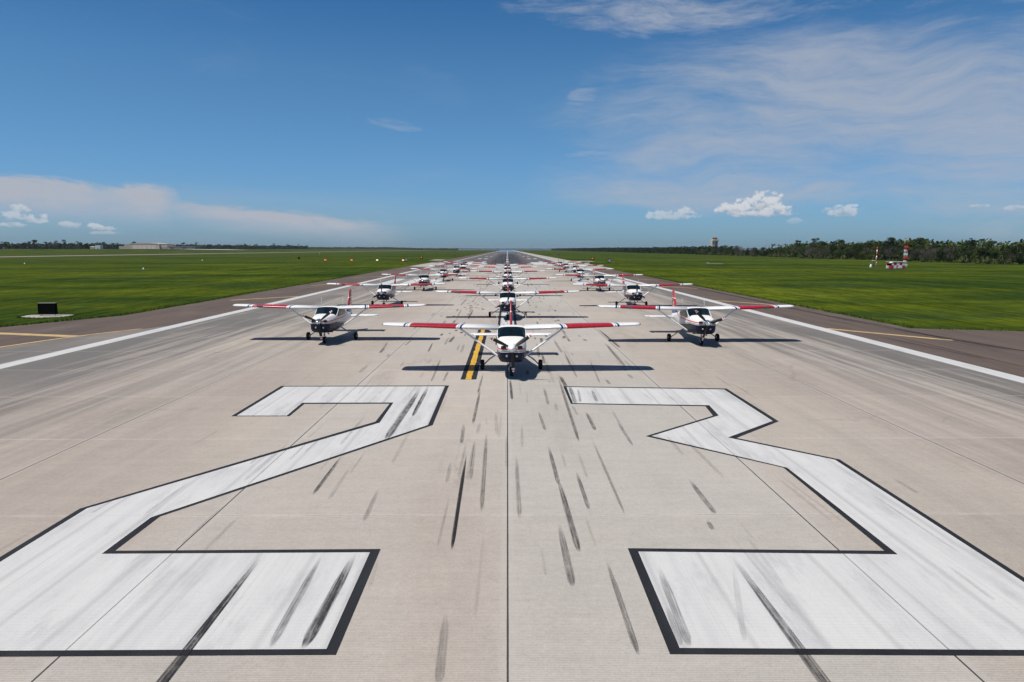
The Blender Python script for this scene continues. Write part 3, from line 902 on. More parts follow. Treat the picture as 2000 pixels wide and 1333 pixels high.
def surface(mb, stations, th=.12, flip=1, inc=0.0, cap=True):
    rows = []
    for (x, yl, z, ch) in stations:
        r = []
        for (a, h) in airfoil(ch, th):
            r.append((x * flip, yl + a, z + h - a * inc))
        rows.append(r if flip < 0 else r[::-1])
    mb.grid(rows, closed=True)
    b = len(mb.v) - len(rows[0])
    for base, rev in ((len(mb.v) - len(rows) * len(rows[0]), True), (b, False)):
        idx = [base + k for k in range(len(rows[0]))]
        mb.f.append(tuple(idx[::-1] if rev else idx)); mb.smooth.append(False); mb.m.append(0)


def make_wing(root, s, patch):
    w = MB(); D = 0.0296
    zl = 1.845
    st = [(.55, -.82, zl, 1.63), (2.0, -.82, zl + D * 1.45, 1.63), (2.75, -.82, zl + D * 2.2, 1.63), (4.2, -.74, zl + D * 3.65, 1.36), (5.18, -.68, zl + D * 4.63, 1.17),
          (5.32, -.63, zl + D * 4.75, 1.08), (5.40, -.52, zl + D * 4.79, .86), (5.43, -.38, zl + D * 4.79, .55)]
    surface(w, st, .122, s, .03)
    o = w.build('wing', M_WING, root)
    if patch:
        p = MB(); x0, x1 = 3.62, 3.98
        rows = []
        for k in range(7):
            a = -1.1 + 2.2 * k / 6
            rows.append([(s * x, -.775 + .03 * (1 - cos(a)) * 1.2 - .007 + (x - 3.6) * .055, zl + D * (x - .55) + .012 + .068 * sin(a)) for x in (x0, x1)])
        p.grid(rows); p.build('landing_light', M_PATCH, o)
    n = MB(); n.lathe([(-.09, 0), (-.06, .03), (0, .038), (.07, .025), (.1, 0)], (s * 5.42, -.42, zl + D * 4.86 + .01), 'Y', 10)
    n.build('navigation_light', M_REDL if s > 0 else M_GRNL, o)
    # strut
    t = MB(); t.tube([(s * .55, -.86, .70), (s * .61, -.85, .74), (s * 2.12, -.56, 1.80), (s * 2.2, -.55, 1.86)], [.05, .042, .042, .05], 10, sq=1.0)
    t.build('wing_strut', M_WHITE, root)
    f = MB(); f.tube([(s * 1.15, -.72, 1.87), (s * 1.15, -.74, 1.80)], .012, 5); f.box((s * 1.15, -.76, 1.79), (.02, .12, .02))
    f.build('pitot_probe', M_METAL, o)
    a = MB(); a.tube([(s * .62, .20, 2.02), (s * .62, .26, 2.30), (s * .62, .36, 2.50)], [.013, .009, .005], 6)
    a.build('whip_antenna', M_WHITE, root)


def wheel(root, name, x, y, r, w):
    t = MB(); h = w / 2
    t.lathe([(-h * .6, r * .55), (-h * .95, r * .66), (-h, r * .82), (-h * .8, r * .94), (-h * .35, r), (h * .35, r), (h * .8, r * .94), (h, r * .82), (h * .95, r * .66), (h * .6, r * .55)], (x, y, r), 'X', 24)
    o = t.build(name, M_TYRE, root)
    u = MB(); u.lathe([(-h * .7, 0), (-h * .72, r * .3), (-h * .6, r * .56), (h * .6, r * .56), (h * .72, r * .3), (h * .7, 0)], (x, y, r), 'X', 18)
    u.build('hub', M_METAL, o)
    return o


def make_plane(big, label, chrome):
    """origin on the ground midway between the main wheels; the nose points to -Y"""
    root = empty('light_aircraft', (0, 0, 0)); meta(root, label, 'aircraft', 'light aircraft lined up on the runway')
    track = 2.50 if big else 2.72
    build_fuselage(root, big)
    for s in (-1, 1):
        make_wing(root, s, not big)
        g = MB(); x1 = s * (track / 2 - .09)
        g.tube([(s * .42, .02, .74), (s * .62, .01, .665), (s * .95, .0, .45), (x1, 0, .235)], [.045, .036, .028, .024], 8, sq=1.3)
        g.tube([(x1 - s * .02, 0, .235), (s * track / 2, 0, .21)], .03, 8)
        g.tube([(s * .70, .06, .60), (x1 - s * .02, .07, .25)], .008, 5)
        g.build('landing_gear_leg', M_METAL, root)
        wheel(root, 'main_wheel', s * track / 2, 0, .215, .17)
    n = MB(); NY = -1.68
    n.tube([(0, NY + .02, .78), (0, NY - .01, .44)], [.045, .04], 10); n.tube([(0, NY - .01, .50), (0, NY - .01, .40)], .05, 10)
    for s in (-1, 1): n.tube([(s * .03, NY - .01, .43), (s * .105, NY, .36), (s * .105, NY, .19)], .017, 6)
    n.tube([(0, NY + .05, .62), (0, NY + .15, .50), (0, NY + .06, .42)], .014, 5)
    n.build('nose_gear_leg', M_METAL, root)
    wheel(root, 'nose_wheel', 0, NY, .19, .15)
    # tailplane and fin
    hs = 1.98 if big else 1.85
    for s in (-1, 1):
        h = MB(); surface(h, [(.05, 3.88, 1.00, 1.15), (hs - .12, 4.08, 1.00, .86), (hs - .02, 4.14, 1.0, .74), (hs, 4.26, 1.0, .5)], .09, s)
        o = h.build('tailplane', M_WHITE, root)
        e = MB(); e.box((s * (hs - .08), 4.06, 1.015), (.15, .22, .07)); e.build('elevator_horn', M_WHITE, o)
    f = MB(); rows = []
    fs = [(1.08, 2.95, 2.25, .05), (1.28, 3.75, 1.45, .085), (1.42, 4.0, 1.22, .085), (2.45, 4.58, .78, .055), (2.53, 4.68, .66, .04), (2.55, 4.82, .42, .02)]
    for (z, y0, ch, th) in fs:
        rr = []
        for (a, hgt) in airfoil(ch, th / ch * 1.6):
            rr.append((hgt - .012, y0 + a, z))
        rows.append(rr)
    f.grid(rows, closed=True)
    k = len(rows[0]); b0 = len(f.v) - k
    f.f.append(tuple(b0 + i for i in range(k))); f.smooth.append(False); f.m.append(0)
    fo = f.build('tail_fin', M_FIN, root)
    bc = MB(); bc.lathe([(2.53, .04), (2.60, .04), (2.64, .02), (2.65, 0)], (0, 4.95, 0), 'Z', 10); bc.build('beacon', M_REDL, fo)
    # propeller
    hub_y = -2.78
    sp = MB(); sp.lathe([(-.36, 0), (-.352, .035), (-.30, .085), (-.2, .135), (-.08, .165), (.08, .172), (.12, .165)], (0, hub_y + .05, 1.30), 'Y', 24)
    sp.build('spinner', M_CHROME if chrome else M_WHITE, root)
    pr = bpy.data.objects.new('propeller', None); COL.objects.link(pr); pr.parent = root; pr.location = (0, hub_y, 1.30)
    for kx in range(3):
        bl = MB(); rows = []
        ang = 2 * pi * kx / 3
        for t in (0, .12, .22, .35, .5, .7, .85, .94, .98, 1.0):
            r = .10 + t * .86
            c = (.045, .055, .075, .082, .085, .078, .064, .048, .03, .008)[(0, .12, .22, .35, .5, .7, .85, .94, .98, 1.0).index(t)]
            tw = radians(48 - 32 * t); th = .020 * (1 - t * .75) + (.02 if t < .1 else 0)
            pts = []
            for q in range(10):
                a = 2 * pi * q / 10
                lx, ly = cos(a) * c, sin(a) * th
                px_, py_ = lx * cos(tw) - ly * sin(tw), lx * sin(tw) + ly * cos(tw)
                vx = r * cos(ang) - px_ * sin(ang); vz = r * sin(ang) + px_ * cos(ang)
                pts.append((vx, py_, vz))
            rows.append(pts)
        bl.grid(rows, closed=True)
        b0 = len(bl.v) - 10; bl.f.append(tuple(b0 + i for i in range(10))); bl.smooth.append(False); bl.m.append(0)
        bo = bl.build('propeller_blade', M_PROP, pr)
    return root


def copy_tree(o, parent=None):
    c = o.copy(); COL.objects.link(c)
    if parent: c.parent = parent
    for ch in o.children: copy_tree(ch, c)
    return c


def spin(root, deg):
    for c in root.children:
        if c.name.startswith('propeller'): c.rotation_euler = (0, -radians(deg), 0)


first = make_plane(True, 'white light aircraft heading the centre row, nearest of all, just beyond the painted numbers', False)
first.location = (.17, 30.65, 0); spin(first, 34)
proto = make_plane(False, 'x', True)
PL = [  # x, D, prop angle, yaw, label
    (0.02, 56.0, 80, 0, 'white aircraft second in the centre row, straight behind the nearest one'),
    (0.05, 82.0, 95, 0, 'white aircraft third in the centre row, on the centreline'),
    (0.10, 108.5, 60, 0, 'white aircraft fourth in the centre row, partly hidden by the third'),
    (0.05, 134.5, 20, 0, 'white aircraft fifth in the centre row, second from its far end'),
    (-0.05, 160.0, 100, 0, 'white aircraft last and farthest in the centre row, before the dark asphalt'),
    (-10.05, 42.3, 38, 0, 'white aircraft heading the left row, nearest on the left side'),
    (-11.1, 68.3, 88, 0, 'white aircraft second in the left row, its propeller blade upright'),
    (-10.4, 94.0, 130, 0, 'white aircraft third in the left row, beside the white touchdown bars'),
    (-10.3, 121.5, 45, 0, 'white aircraft fourth in the left row, small, halfway down the row'),
    (-9.7, 144.0, 100, 0, 'white aircraft fifth in the left row, behind four others'),
    (-10.0, 170.0, 10, 0, 'white aircraft sixth in the left row, last but one'),
    (-10.6, 189.0, 70, 0, 'white aircraft at the far end of the left row, tiny'),
    (10.45, 41.4, 15, 0, 'white aircraft heading the right row, nearest on the right side'),
    (11.3, 67.3, 92, 0, 'white aircraft second in the right row, one propeller blade straight up'),
    (11.35, 92.3, 12, 0, 'white aircraft third in the right row, left of a faded shoulder bar'),
    (11.7, 120.5, 50, 0, 'white aircraft fourth in the right row, small, halfway down the row'),
    (13.3, 146.0, 110, 0, 'white aircraft fifth in the right row, behind four others'),
    (13.1, 169.0, 30, 0, 'white aircraft sixth in the right row, last but one'),
    (13.2, 189.0, 75, 0, 'white aircraft at the far end of the right row, tiny')]
R = random.Random(3)
for i, (x, D, pa, yw, lab) in enumerate(PL):
    o = proto if i == 0 else copy_tree(proto)
    o.location = (x, fixD(D), 0); o['label'] = lab; o.rotation_euler.z = radians(yw + R.uniform(-.5, .5)); spin(o, pa)

# ------------------------------------------------------------------ trees
def f_leaf(dark, light):
    def f(nt, b, v, x, y, z):
        oi = nt.nodes.new('ShaderNodeObjectInfo'); r = E(nt, oi.outputs['Random'])
        n1 = noise_n(nt, v, .8, 4, .6); n2 = noise_n(nt, v, 5, 2, .6)
        return mixc(nt, (n1 * .45 + n2 * .35 + r * .35).ss(.35, .85), dark, light)
    return f


M_OAK = mat('oak_leaves', rough=.8, spec=.15, fn=f_leaf((.011, .026, .007), (.075, .104, .024)))
M_PINE = mat('pine_needles', rough=.8, spec=.15, fn=f_leaf((.018, .036, .012), (.070, .092, .028)))
M_PALM = mat('palmetto_leaves', rough=.7, spec=.2, fn=f_leaf((.035, .055, .014), (.105, .120, .035)))
M_TWIG = mat('grey_twigs', rough=.9, spec=.1, fn=f_leaf((.085, .080, .072), (.165, .150, .135)))
M_BARK = mat('bark', rough=.9, spec=.1, fn=lambda nt, b, v, x, y, z: mixc(nt, noise_n(nt, scl(nt, v, 4, 4, .8), 1, 4, .7), (.022, .019, .016), (.085, .074, .062)))


def leaf_mesh(rng, blobs, n, size, flat=1.0):
    m = MB()
    vol = [b[3] * b[3] for b in blobs]; tot = sum(vol)
    for i in range(n):
        q = rng.random() * tot; k = 0
        while q > vol[k] and k < len(vol) - 1: q -= vol[k]; k += 1
        cx, cy, cz, r = blobs[k][:4]; fz = blobs[k][4] if len(blobs[k]) > 4 else .8
        d = Vector((rng.gauss(0, 1), rng.gauss(0, 1), rng.gauss(0, 1))).normalized()
        rr = r * (rng.uniform(.55, 1.08) + .12 * noise.noise(d * 3 + Vector((k, 0, 0))))
        p = Vector((cx + d.x * rr, cy + d.y * rr, cz + d.z * rr * fz))
        s = size * rng.uniform(.55, 1.3)
        a = Vector((rng.gauss(0, 1), rng.gauss(0, 1), rng.gauss(0, .6) * flat)).normalized(); b = a.orthogonal().normalized()
        c = a.cross(b); b = b * s; c = c * s * rng.uniform(.5, 1)
        m.add([p - b, p + c * .6 - b * .1, p + b * .9, p - c * .7], [(0, 1, 2, 3)])
    return m


def tree_proto(kind, seed):
    rng = random.Random(seed); root = bpy.data.objects.new({'oak': 'oak_tree', 'pine': 'pine_tree', 'bare': 'bare_tree', 'palm': 'palmetto'}[kind], None)
    COL.objects.link(root)
    t = MB()
    if kind == 'oak':
        H = rng.uniform(8, 9.5); bl = []
        for k in range(rng.randint(9, 12)):
            a = rng.uniform(0, 2 * pi); rr = rng.uniform(0, 2.7); z = rng.uniform(1.6, H - 1.7); rr *= (1 - .35 * (z / H) ** 2)
            bl.append((rr * cos(a), rr * sin(a), z, rng.uniform(1.2, 2.1), rng.uniform(.65, .85)))
        c = leaf_mesh(rng, bl, 1500, .34)
        t.tube([(0, 0, -.3), (.1, .05, 1.5), (.05, .1, 4), (0, 0, 6.5)], [.28, .22, .16, .06], 7)
        for b in bl[:6]: t.tube([(0.05, .1, b[2] * .5), (b[0] * .6, b[1] * .6, b[2] * .85), (b[0], b[1], b[2])], [.1, .06, .03], 5)
        mt = M_OAK
    elif kind == 'pine':
        H = rng.uniform(11, 13); bl = []
        t.tube([(0, 0, -.3), (.1, .1, H * .4), (rng.uniform(-.4, .4), 0, H * .75), (rng.uniform(-.5, .5), .1, H * .96)], [.22, .17, .11, .04], 7)
        for k in range(rng.randint(12, 16)):
            z = H * (1 - rng.random() ** 1.5 * .5) - .4; a = rng.uniform(0, 2 * pi); rr = rng.uniform(.3, 2.6)
            bl.append((rr * cos(a), rr * sin(a), z, rng.uniform(.8, 1.45), rng.uniform(.5, .7)))
            t.tube([(0, 0, z - .5), (rr * .6 * cos(a), rr * .6 * sin(a), z - .15), (rr * cos(a), rr * sin(a), z)], [.07, .045, .02], 5)
        c = leaf_mesh(rng, bl, 1500, .27); mt = M_PINE
    elif kind == 'bare':
        H = rng.uniform(6, 8.5)
        def br(p, d, L, r, n):
            q = p + d * L; t.tube([p, (p + q) / 2 + Vector((rng.gauss(0, .05), rng.gauss(0, .05), 0)) * L, q], [r, r * .8, r * .55], 4, caps=False)
            if n == 0: return
            for k in range(3):
                nd = (d + Vector((rng.gauss(0, .5), rng.gauss(0, .5), rng.gauss(.1, .3)))).normalized(); br(q, nd, L * rng.uniform(.6, .85), r * .55, n - 1)
        for k in range(3): br(Vector((rng.uniform(-.5, .5), rng.uniform(-.5, .5), -.2)), Vector((rng.gauss(0, .25), rng.gauss(0, .25), 1)).normalized(), H * .33, .13, 4)
        bl = [(rng.uniform(-1.8, 1.8), rng.uniform(-1.8, 1.8), rng.uniform(1.6, H * .8), rng.uniform(.9, 1.7), .8) for k in range(9)]
        c = leaf_mesh(rng, bl, 800, .13); mt = M_TWIG
    else:
        c = MB()
        for f in range(rng.randint(5, 8)):
            fx, fy = rng.uniform(-2, 2), rng.uniform(-1.3, 1.3); h = rng.uniform(.5, 2.2)
            t.tube([(fx * .1, fy * .1, -.2), (fx * .7, fy * .7, h * .4), (fx, fy, h)], [.16, .13, .12], 6)
            for k in range(26):
                a = rng.uniform(0, 2 * pi); el = rng.uniform(-.5, 1.3); L = rng.uniform(.7, 1.2)
                d = Vector((cos(a) * cos(el), sin(a) * cos(el), sin(el))); sd = d.cross(Vector((0, 0, 1))).normalized() * .22
                p = Vector((fx, fy, h)); tip = p + d * L - Vector((0, 0, .2))
                for j in (-1.4, -.5, .5, 1.4):
                    e = tip + sd * j * 1.3; mdl = p + d * L * .55 + sd * j * .7
                    c.add([p + d * L * .3, mdl + Vector((0, 0, .04)), e, mdl - sd * .25], [(0, 1, 2, 3)])
        mt = M_PALM
    c.build('crown', mt if kind != 'bare' else M_TWIG, root); t.build('trunk', M_BARK, root)
    return root


PR = {k: [tree_proto(k, 10 + 7 * i) for i in range(n)] for k, n in (('oak', 5), ('pine', 4), ('bare', 3), ('palm', 3))}
used = set()
LAB = {'oak': ('rounded dark green oak in the tree belt', 'tree', 'oaks in the tree belt'),
       'pine': ('tall pine with a sparse flat-topped crown over the tree belt', 'tree', 'pines rising from the tree belt'),
       'bare': ('leafless grey tree tangled among the green ones', 'tree', 'bare grey trees in the tree belt'),
       'palm': ('low clump of yellow-green palmetto at the foot of the tree belt', 'palm', 'palmettos along the tree belt')}


def put(kind, x, y, s, rng, side, ps=1.0):
    if kind == 'pine': s *= ps
    p = rng.choice(PR[kind])
    if p.name in used: o = copy_tree(p)
    else: used.add(p.name); o = p
    o.location = (x, y, tz(x, y)); o.rotation_euler = (0, 0, rng.uniform(0, 6.28)); s *= rng.uniform(.88, 1.12)
    o.scale = (s * rng.uniform(.95, 1.15), s * rng.uniform(.95, 1.15), s)
    l, c, g = LAB[kind]; meta(o, l + (' right of the runway' if side > 0 else ' far left beyond the taxiway'), c, g + (' on the right' if side > 0 else ' on the left'))


RT = random.Random(11)
def rfront(y): return 176 + 5 * sin(y / 70) + 2.5 * sin(y / 23)
y = 226.0
while y < 640:
    xf = rfront(y)
    r = RT.random()
    put('palm' if r < .55 else ('bare' if r < .75 else 'oak'), xf + RT.uniform(-1, 1), y, 1.0 if r < .75 else .55, RT, 1)
    y += RT.uniform(5.0, 7.5)
y = 226.0
while y < 680:
    xf = rfront(y); r = RT.random()
    hf = (.80 + .28 * math.exp(-((y - 370) / 80) ** 2)) * (1 - .22 * ssf((y - 450) / 110))
    put('oak' if r < .85 else 'bare', xf + 4.5 + RT.uniform(-1.2, 1.2), y, hf * .86, RT, 1)
    y += RT.uniform(4.0, 5.6)
y = 226.0
while y < 680:
    xf = rfront(y); r = RT.random()
    hf = (.80 + .26 * math.exp(-((y - 370) / 80) ** 2)) * (1 - .24 * ssf((y - 450) / 110))
    put('pine' if r < (.26 if y < 460 else .10) else ('oak' if r < .88 else 'bare'), xf + 11 + RT.uniform(-2, 2), y, hf * RT.choice((.9, 1.0, 1.15)), RT, 1, .84)
    y += RT.uniform(5.0, 7.5)
# left belt, far
def lpath(t): return (-850 + 230 * t, 1120 + 1050 * t)
t = 0.0
while t < 1.0:
    x, yb = lpath(t); r = RT.random()
    put('oak' if r < .62 else ('pine' if r < .97 else 'bare'), x + RT.uniform(-6, 6), yb + RT.uniform(-10, 10), RT.uniform(.95, 1.25), RT, -1)
    t += .0098
for (px, D, k) in ((128, 905, 'oak'), (150, 915, 'oak'), (168, 920, 'oak'), (178, 930, 'oak'), (80, 1000, 'pine')):
    x = D * (px - 991) / 1407; put(k, x, D, 1.0, RT, -1)


def wood(name, pts, depth, h, n, size, material, seed):
    """a far wood that reads as one mass: thousands of leaf clumps along a belt"""
    rng = random.Random(seed); m = MB()
    seg = [(a, b, (Vector(b) - Vector(a)).length) for a, b in zip(pts[:-1], pts[1:])]; tot = sum(s[2] for s in seg)
    for i in range(n):
        q = rng.random() * tot
        for a, b, L in seg:
            if q <= L: break
            q -= L
        p = Vector(a).lerp(Vector(b), q / L); t = (Vector(b) - Vector(a)).normalized(); nn = Vector((t.y, -t.x))
        dd = rng.random() * depth
        p = p + nn * dd
        top = h * (.72 + .38 * noise.noise(Vector((p.x * .045, p.y * .045, 0))) + .22 * noise.noise(Vector((p.x * .2, p.y * .2, 3))) + .25 * min(1, dd / depth))
        z = tz(p.x, p.y) + top * (rng.random() ** .9)
        s = size * rng.uniform(.5, 1.3)
        a_ = Vector((rng.gauss(0, 1), rng.gauss(0, 1), rng.gauss(0, .7))).normalized(); b_ = a_.orthogonal().normalized(); c_ = a_.cross(b_)
        P_ = Vector((p.x, p.y, z)); b_ *= s; c_ *= s * .7
        m.add([P_ - b_, P_ + c_, P_ + b_, P_ - c_], [(0, 1, 2, 3)])
    o = m.build(name, material); return o


meta(wood('far_wood', [(182, 660), (186, 1000), (180, 1800), (186, 3100)], 30, 7.6, 38000, 1.1, M_OAK, 4), 'distant dark green wood running along the right side to the horizon', 'wood', kind='stuff')
meta(wood('backing_wood', [(186, 40), (190, 215), (194, 420), (192, 540)], 26, 9.0, 30000, .75, M_OAK, 5), 'dense green wood behind the front trees on the right', 'wood', kind='stuff')
meta(wood('left_wood', [(-640, 2230), (-838, 1120), (-1100, 900)], -34, 9.5, 24000, 1.9, M_OAK, 6), 'distant dark green wood on the far left behind the hangars', 'wood', kind='stuff')
meta(wood('horizon_wood', [(-230, 3350), (-850, 3250), (-1100, 3000)], -60, 8.0, 14000, 2.6, M_OAK, 7), 'thin line of far-off trees on the horizon left of the runway', 'wood', kind='stuff')
meta(wood('far_shore', [(4000, 9500), (-4500, 9300)], 80, 13, 9000, 7, M_OAK, 8), 'hazy blue shore across the water at the end of the runway', 'shore', kind='stuff')

# ------------------------------------------------------------------ buildings and structures
M_TAN = mat('tan_cladding', (.45, .38, .31), rough=.8, fn=lambda nt, b, v, x, y, z: mixc(nt, ((x / 2.0).frac() - .5).abs().lt(.04) * .5 + noise_n(nt, v, .3, 4, .6) * .4, (.52, .44, .36), (.36, .30, .245)))
M_ROOF = mat('roof_sheet', (.5, .47, .43), rough=.7, fn=lambda nt, b, v, x, y, z: mixc(nt, noise_n(nt, v, .4, 4, .6), (.42, .37, .33), (.56, .50, .45)))
M_BRICK = mat('red_panel', (.22, .09, .07), rough=.8, fn=lambda nt, b, v, x, y, z: mixc(nt, noise_n(nt, v, 1, 4, .6), (.20, .10, .085), (.30, .16, .13)))
M_GREY = mat('grey_panel', (.28, .28, .28), rough=.8, fn=lambda nt, b, v, x, y, z: mixc(nt, noise_n(nt, v, 1, 4, .6), (.24, .24, .245), (.36, .36, .35)))
M_WBLD = mat('white_cladding', (.7, .72, .74), rough=.7, fn=lambda nt, b, v, x, y, z: mixc(nt, noise_n(nt, v, .6, 4, .6), (.62, .65, .68), (.76, .77, .78)))
M_STONE = mat('cream_concrete', (.55, .49, .42), rough=.85, fn=lambda nt, b, v, x, y, z: mixc(nt, noise_n(nt, v, .5, 4, .6), (.50, .44, .37), (.62, .55, .48)))
M_REDP = mat('red_mast_paint', (.5, .03, .02), rough=.5, fn=lambda nt, b, v, x, y, z: mixc(nt, noise_n(nt, v, 2, 4, .6), (.48, .025, .018), (.60, .06, .04)))
M_BOX = mat('black_sign_paint', (.012, .012, .013), rough=1, spec=0.03, fn=lambda nt, b, v, x, y, z: mixc(nt, noise_n(nt, v, 4, 4, .6), (.003, .003, .003), (.007, .007, .007)))
M_WSIGN = mat('white_sign_face', (.75, .75, .75), rough=.5, fn=lambda nt, b, v, x, y, z: mixc(nt, noise_n(nt, v, 4, 4, .6), (.70, .71, .72), (.8, .8, .8)))
M_ORS = mat('orange_sign_face', (.75, .33, .02), rough=.5, fn=lambda nt, b, v, x, y, z: mixc(nt, noise_n(nt, v, 4, 4, .6), (.70, .30, .02), (.8, .38, .03)))

def hangar():
    D = 1100; s = D / 1407.0
    def X(px): return (px - 991) * s
    zb = tz(X(290), D) - .1
    r = empty('hangar', (X(290), D, zb), label='large tan aircraft hangar with stepped roof on the far left', cat='hangar')
    ox = X(290)
    w = MB()
    w.box((X(291) - ox, 20, 4.1), (X(316) - X(260), 40, 8.2)); w.box((X(254) - ox, 22, 3.6), (X(260) - X(248), 34, 7.2)); w.box((X(240) - ox, 24, 2.3), (X(247) - X(233), 24, 4.6))
    w.build('wall', M_TAN, r)
    rf = MB(); a, b = X(262) - ox, X(316) - ox
    rf.grid([[(a, y, 8.2), (X(275) - ox, y, 9.3), (X(285) - ox, y, 9.6), (X(300) - ox, y, 9.4), (b, y, 8.2)] for y in (-.4, 40.4)], smooth=False)
    rf.add([(a, -.4, 8.2), (X(275) - ox, -.4, 9.3), (X(285) - ox, -.4, 9.6), (X(300) - ox, -.4, 9.4), (b, -.4, 8.2)], [(4, 3, 2, 1, 0)])
    rf.build('roof', M_ROOF, r)
    an = MB(); an.box((X(324) - ox, 18, 3.0), (X(333) - X(316.3), 30, 6.0)); an.build('annex', M_TAN, r)
    d = MB(); d.box((X(324) - ox, 2.85, 2.3), (X(332) - X(318), .3, 2.4)); d.build('annex_window_band', M_GREY, r)
    dd = MB()
    for k in range(5): dd.box((X(272 + k * 9) - ox, -.12, 3.2), (6.4, .2, 6.2))
    dd.build('hangar_door', M_STONE, r)
    r2 = empty('workshop_building', (X(361), D, zb), label='long low tan building with brick-red wall bands right of the hangar', cat='building')
    o2 = X(361)
    w = MB(); w.box((0, 10, 1.9), (X(387) - X(335), 20, 3.8)); w.build('wall', M_TAN, r2)
    f = MB(); f.box((0, 10, 4.0), (X(388) - X(334), 21, .4)); f.build('roof', M_ROOF, r2)
    for k in range(4):
        q = MB(); q.box((X(343 + k * 12) - o2, -.1, 1.6), (6, .25, 2.2)); q.build('door', (M_BRICK, M_GREY)[k % 2], r2)
    r3 = empty('white_shed', (X(207.5), D - 10, zb), label='white boxy tank building left of the hangar', cat='building')
    w = MB(); w.box((0, 4, 3.1), (7.2, 8, 6.2)); w.build('wall', M_WBLD, r3)
    q = MB(); q.box((0, 4, 6.35), (7.6, 8.4, .3)); q.build('roof', M_GREY, r3)
    q = MB(); q.box((0, -.1, 1.2), (2.4, .2, 2.4)); q.build('door', M_GREY, r3)
    r4 = empty('tan_hut', (X(196.5), D - 10, zb), label='small tan hut beside the white shed on the far left', cat='building')
    w = MB(); w.box((0, 3, 1.5), (5.5, 6, 3)); w.build('wall', M_TAN, r4)
    q = MB(); q.add([(-3, -.3, 3), (3, -.3, 3), (3, 6.3, 3), (-3, 6.3, 3), (-3, 3, 4), (3, 3, 4)], [(0, 1, 5, 4), (3, 4, 5, 2), (0, 4, 3), (1, 2, 5)]); q.build('roof', M_ROOF, r4)


hangar()


def tower():
    D = 1000.0; x = (1392 - 991) / 1407 * D
    r = empty('control_tower', (x, D, 0), rz=radians(8), label='tan airfield control tower with dark glazed cab rising over the trees', cat='control tower')
    w = MB(); w.box((-2.6, 0, 8), (3.6, 7.4, 16.2)); w.box((3.75, 0, 8), (.7, 7.4, 16)); w.box((.5, 0, 17.1), (9.0, 7.8, 2.2)); w.build('shaft', M_STONE, r)
    g = MB(); g.box((1.3, .6, 8), (4.3, 6.8, 15.8)); g.build('recessed_wall', M_GREY, r)
    c = MB(); c.box((.5, 0, 18.5), (6.4, 6.4, .8)); c.build('cab_base', M_STONE, r)
    gl = MB(); gl.lathe([(18.9, 3.0), (20.2, 3.5)], (.5, 0, 0), 'Z', 8, smooth=False); gl.build('cab_window', M_DARK, r)
    rf = MB(); rf.lathe([(20.2, 3.7), (20.5, 3.7), (21.9, 2.2), (22.0, 0)], (.5, 0, 0), 'Z', 8, smooth=False); rf.build('roof', M_BRICK, r)
    for k, z in enumerate((6.5, 9, 13, 15)):
        q = MB(); q.box((-2.9, -3.75, z), (1.4 if k < 2 else 2.2, .2, .9)); q.build('window', M_DARK, r)
    a = MB(); a.tube([(.5, 0, 22), (.5, 0, 24)], .06, 5); a.tube([(1.6, 0, 21.8), (1.6, 0, 23.4)], .05, 5); a.build('roof_antenna', M_METAL, r)
    D = 1250.0; x = (1492 - 991) / 1407 * D
    m = empty('radio_mast', (x, D, 0), label='thin grey radio mast beyond the trees right of the control tower', cat='mast')
    t = MB()
    for k in range(3):
        a = 2 * pi * k / 3; t.tube([(.7 * cos(a), .7 * sin(a), 0), (.35 * cos(a), .35 * sin(a), 19)], .08, 4)
    for z in range(0, 19): t.tube([(.6 * cos(z * 2.1), .6 * sin(z * 2.1), z), (.6 * cos(z * 2.1 + 2.1), .6 * sin(z * 2.1 + 2.1), z + 1)], .04, 4)
    t.build('lattice', M_METAL, m)
    t = MB(); t.box((0, 0, 19.2), (2.6, .4, .5)); t.build('antenna_head', M_METAL, m)


tower()


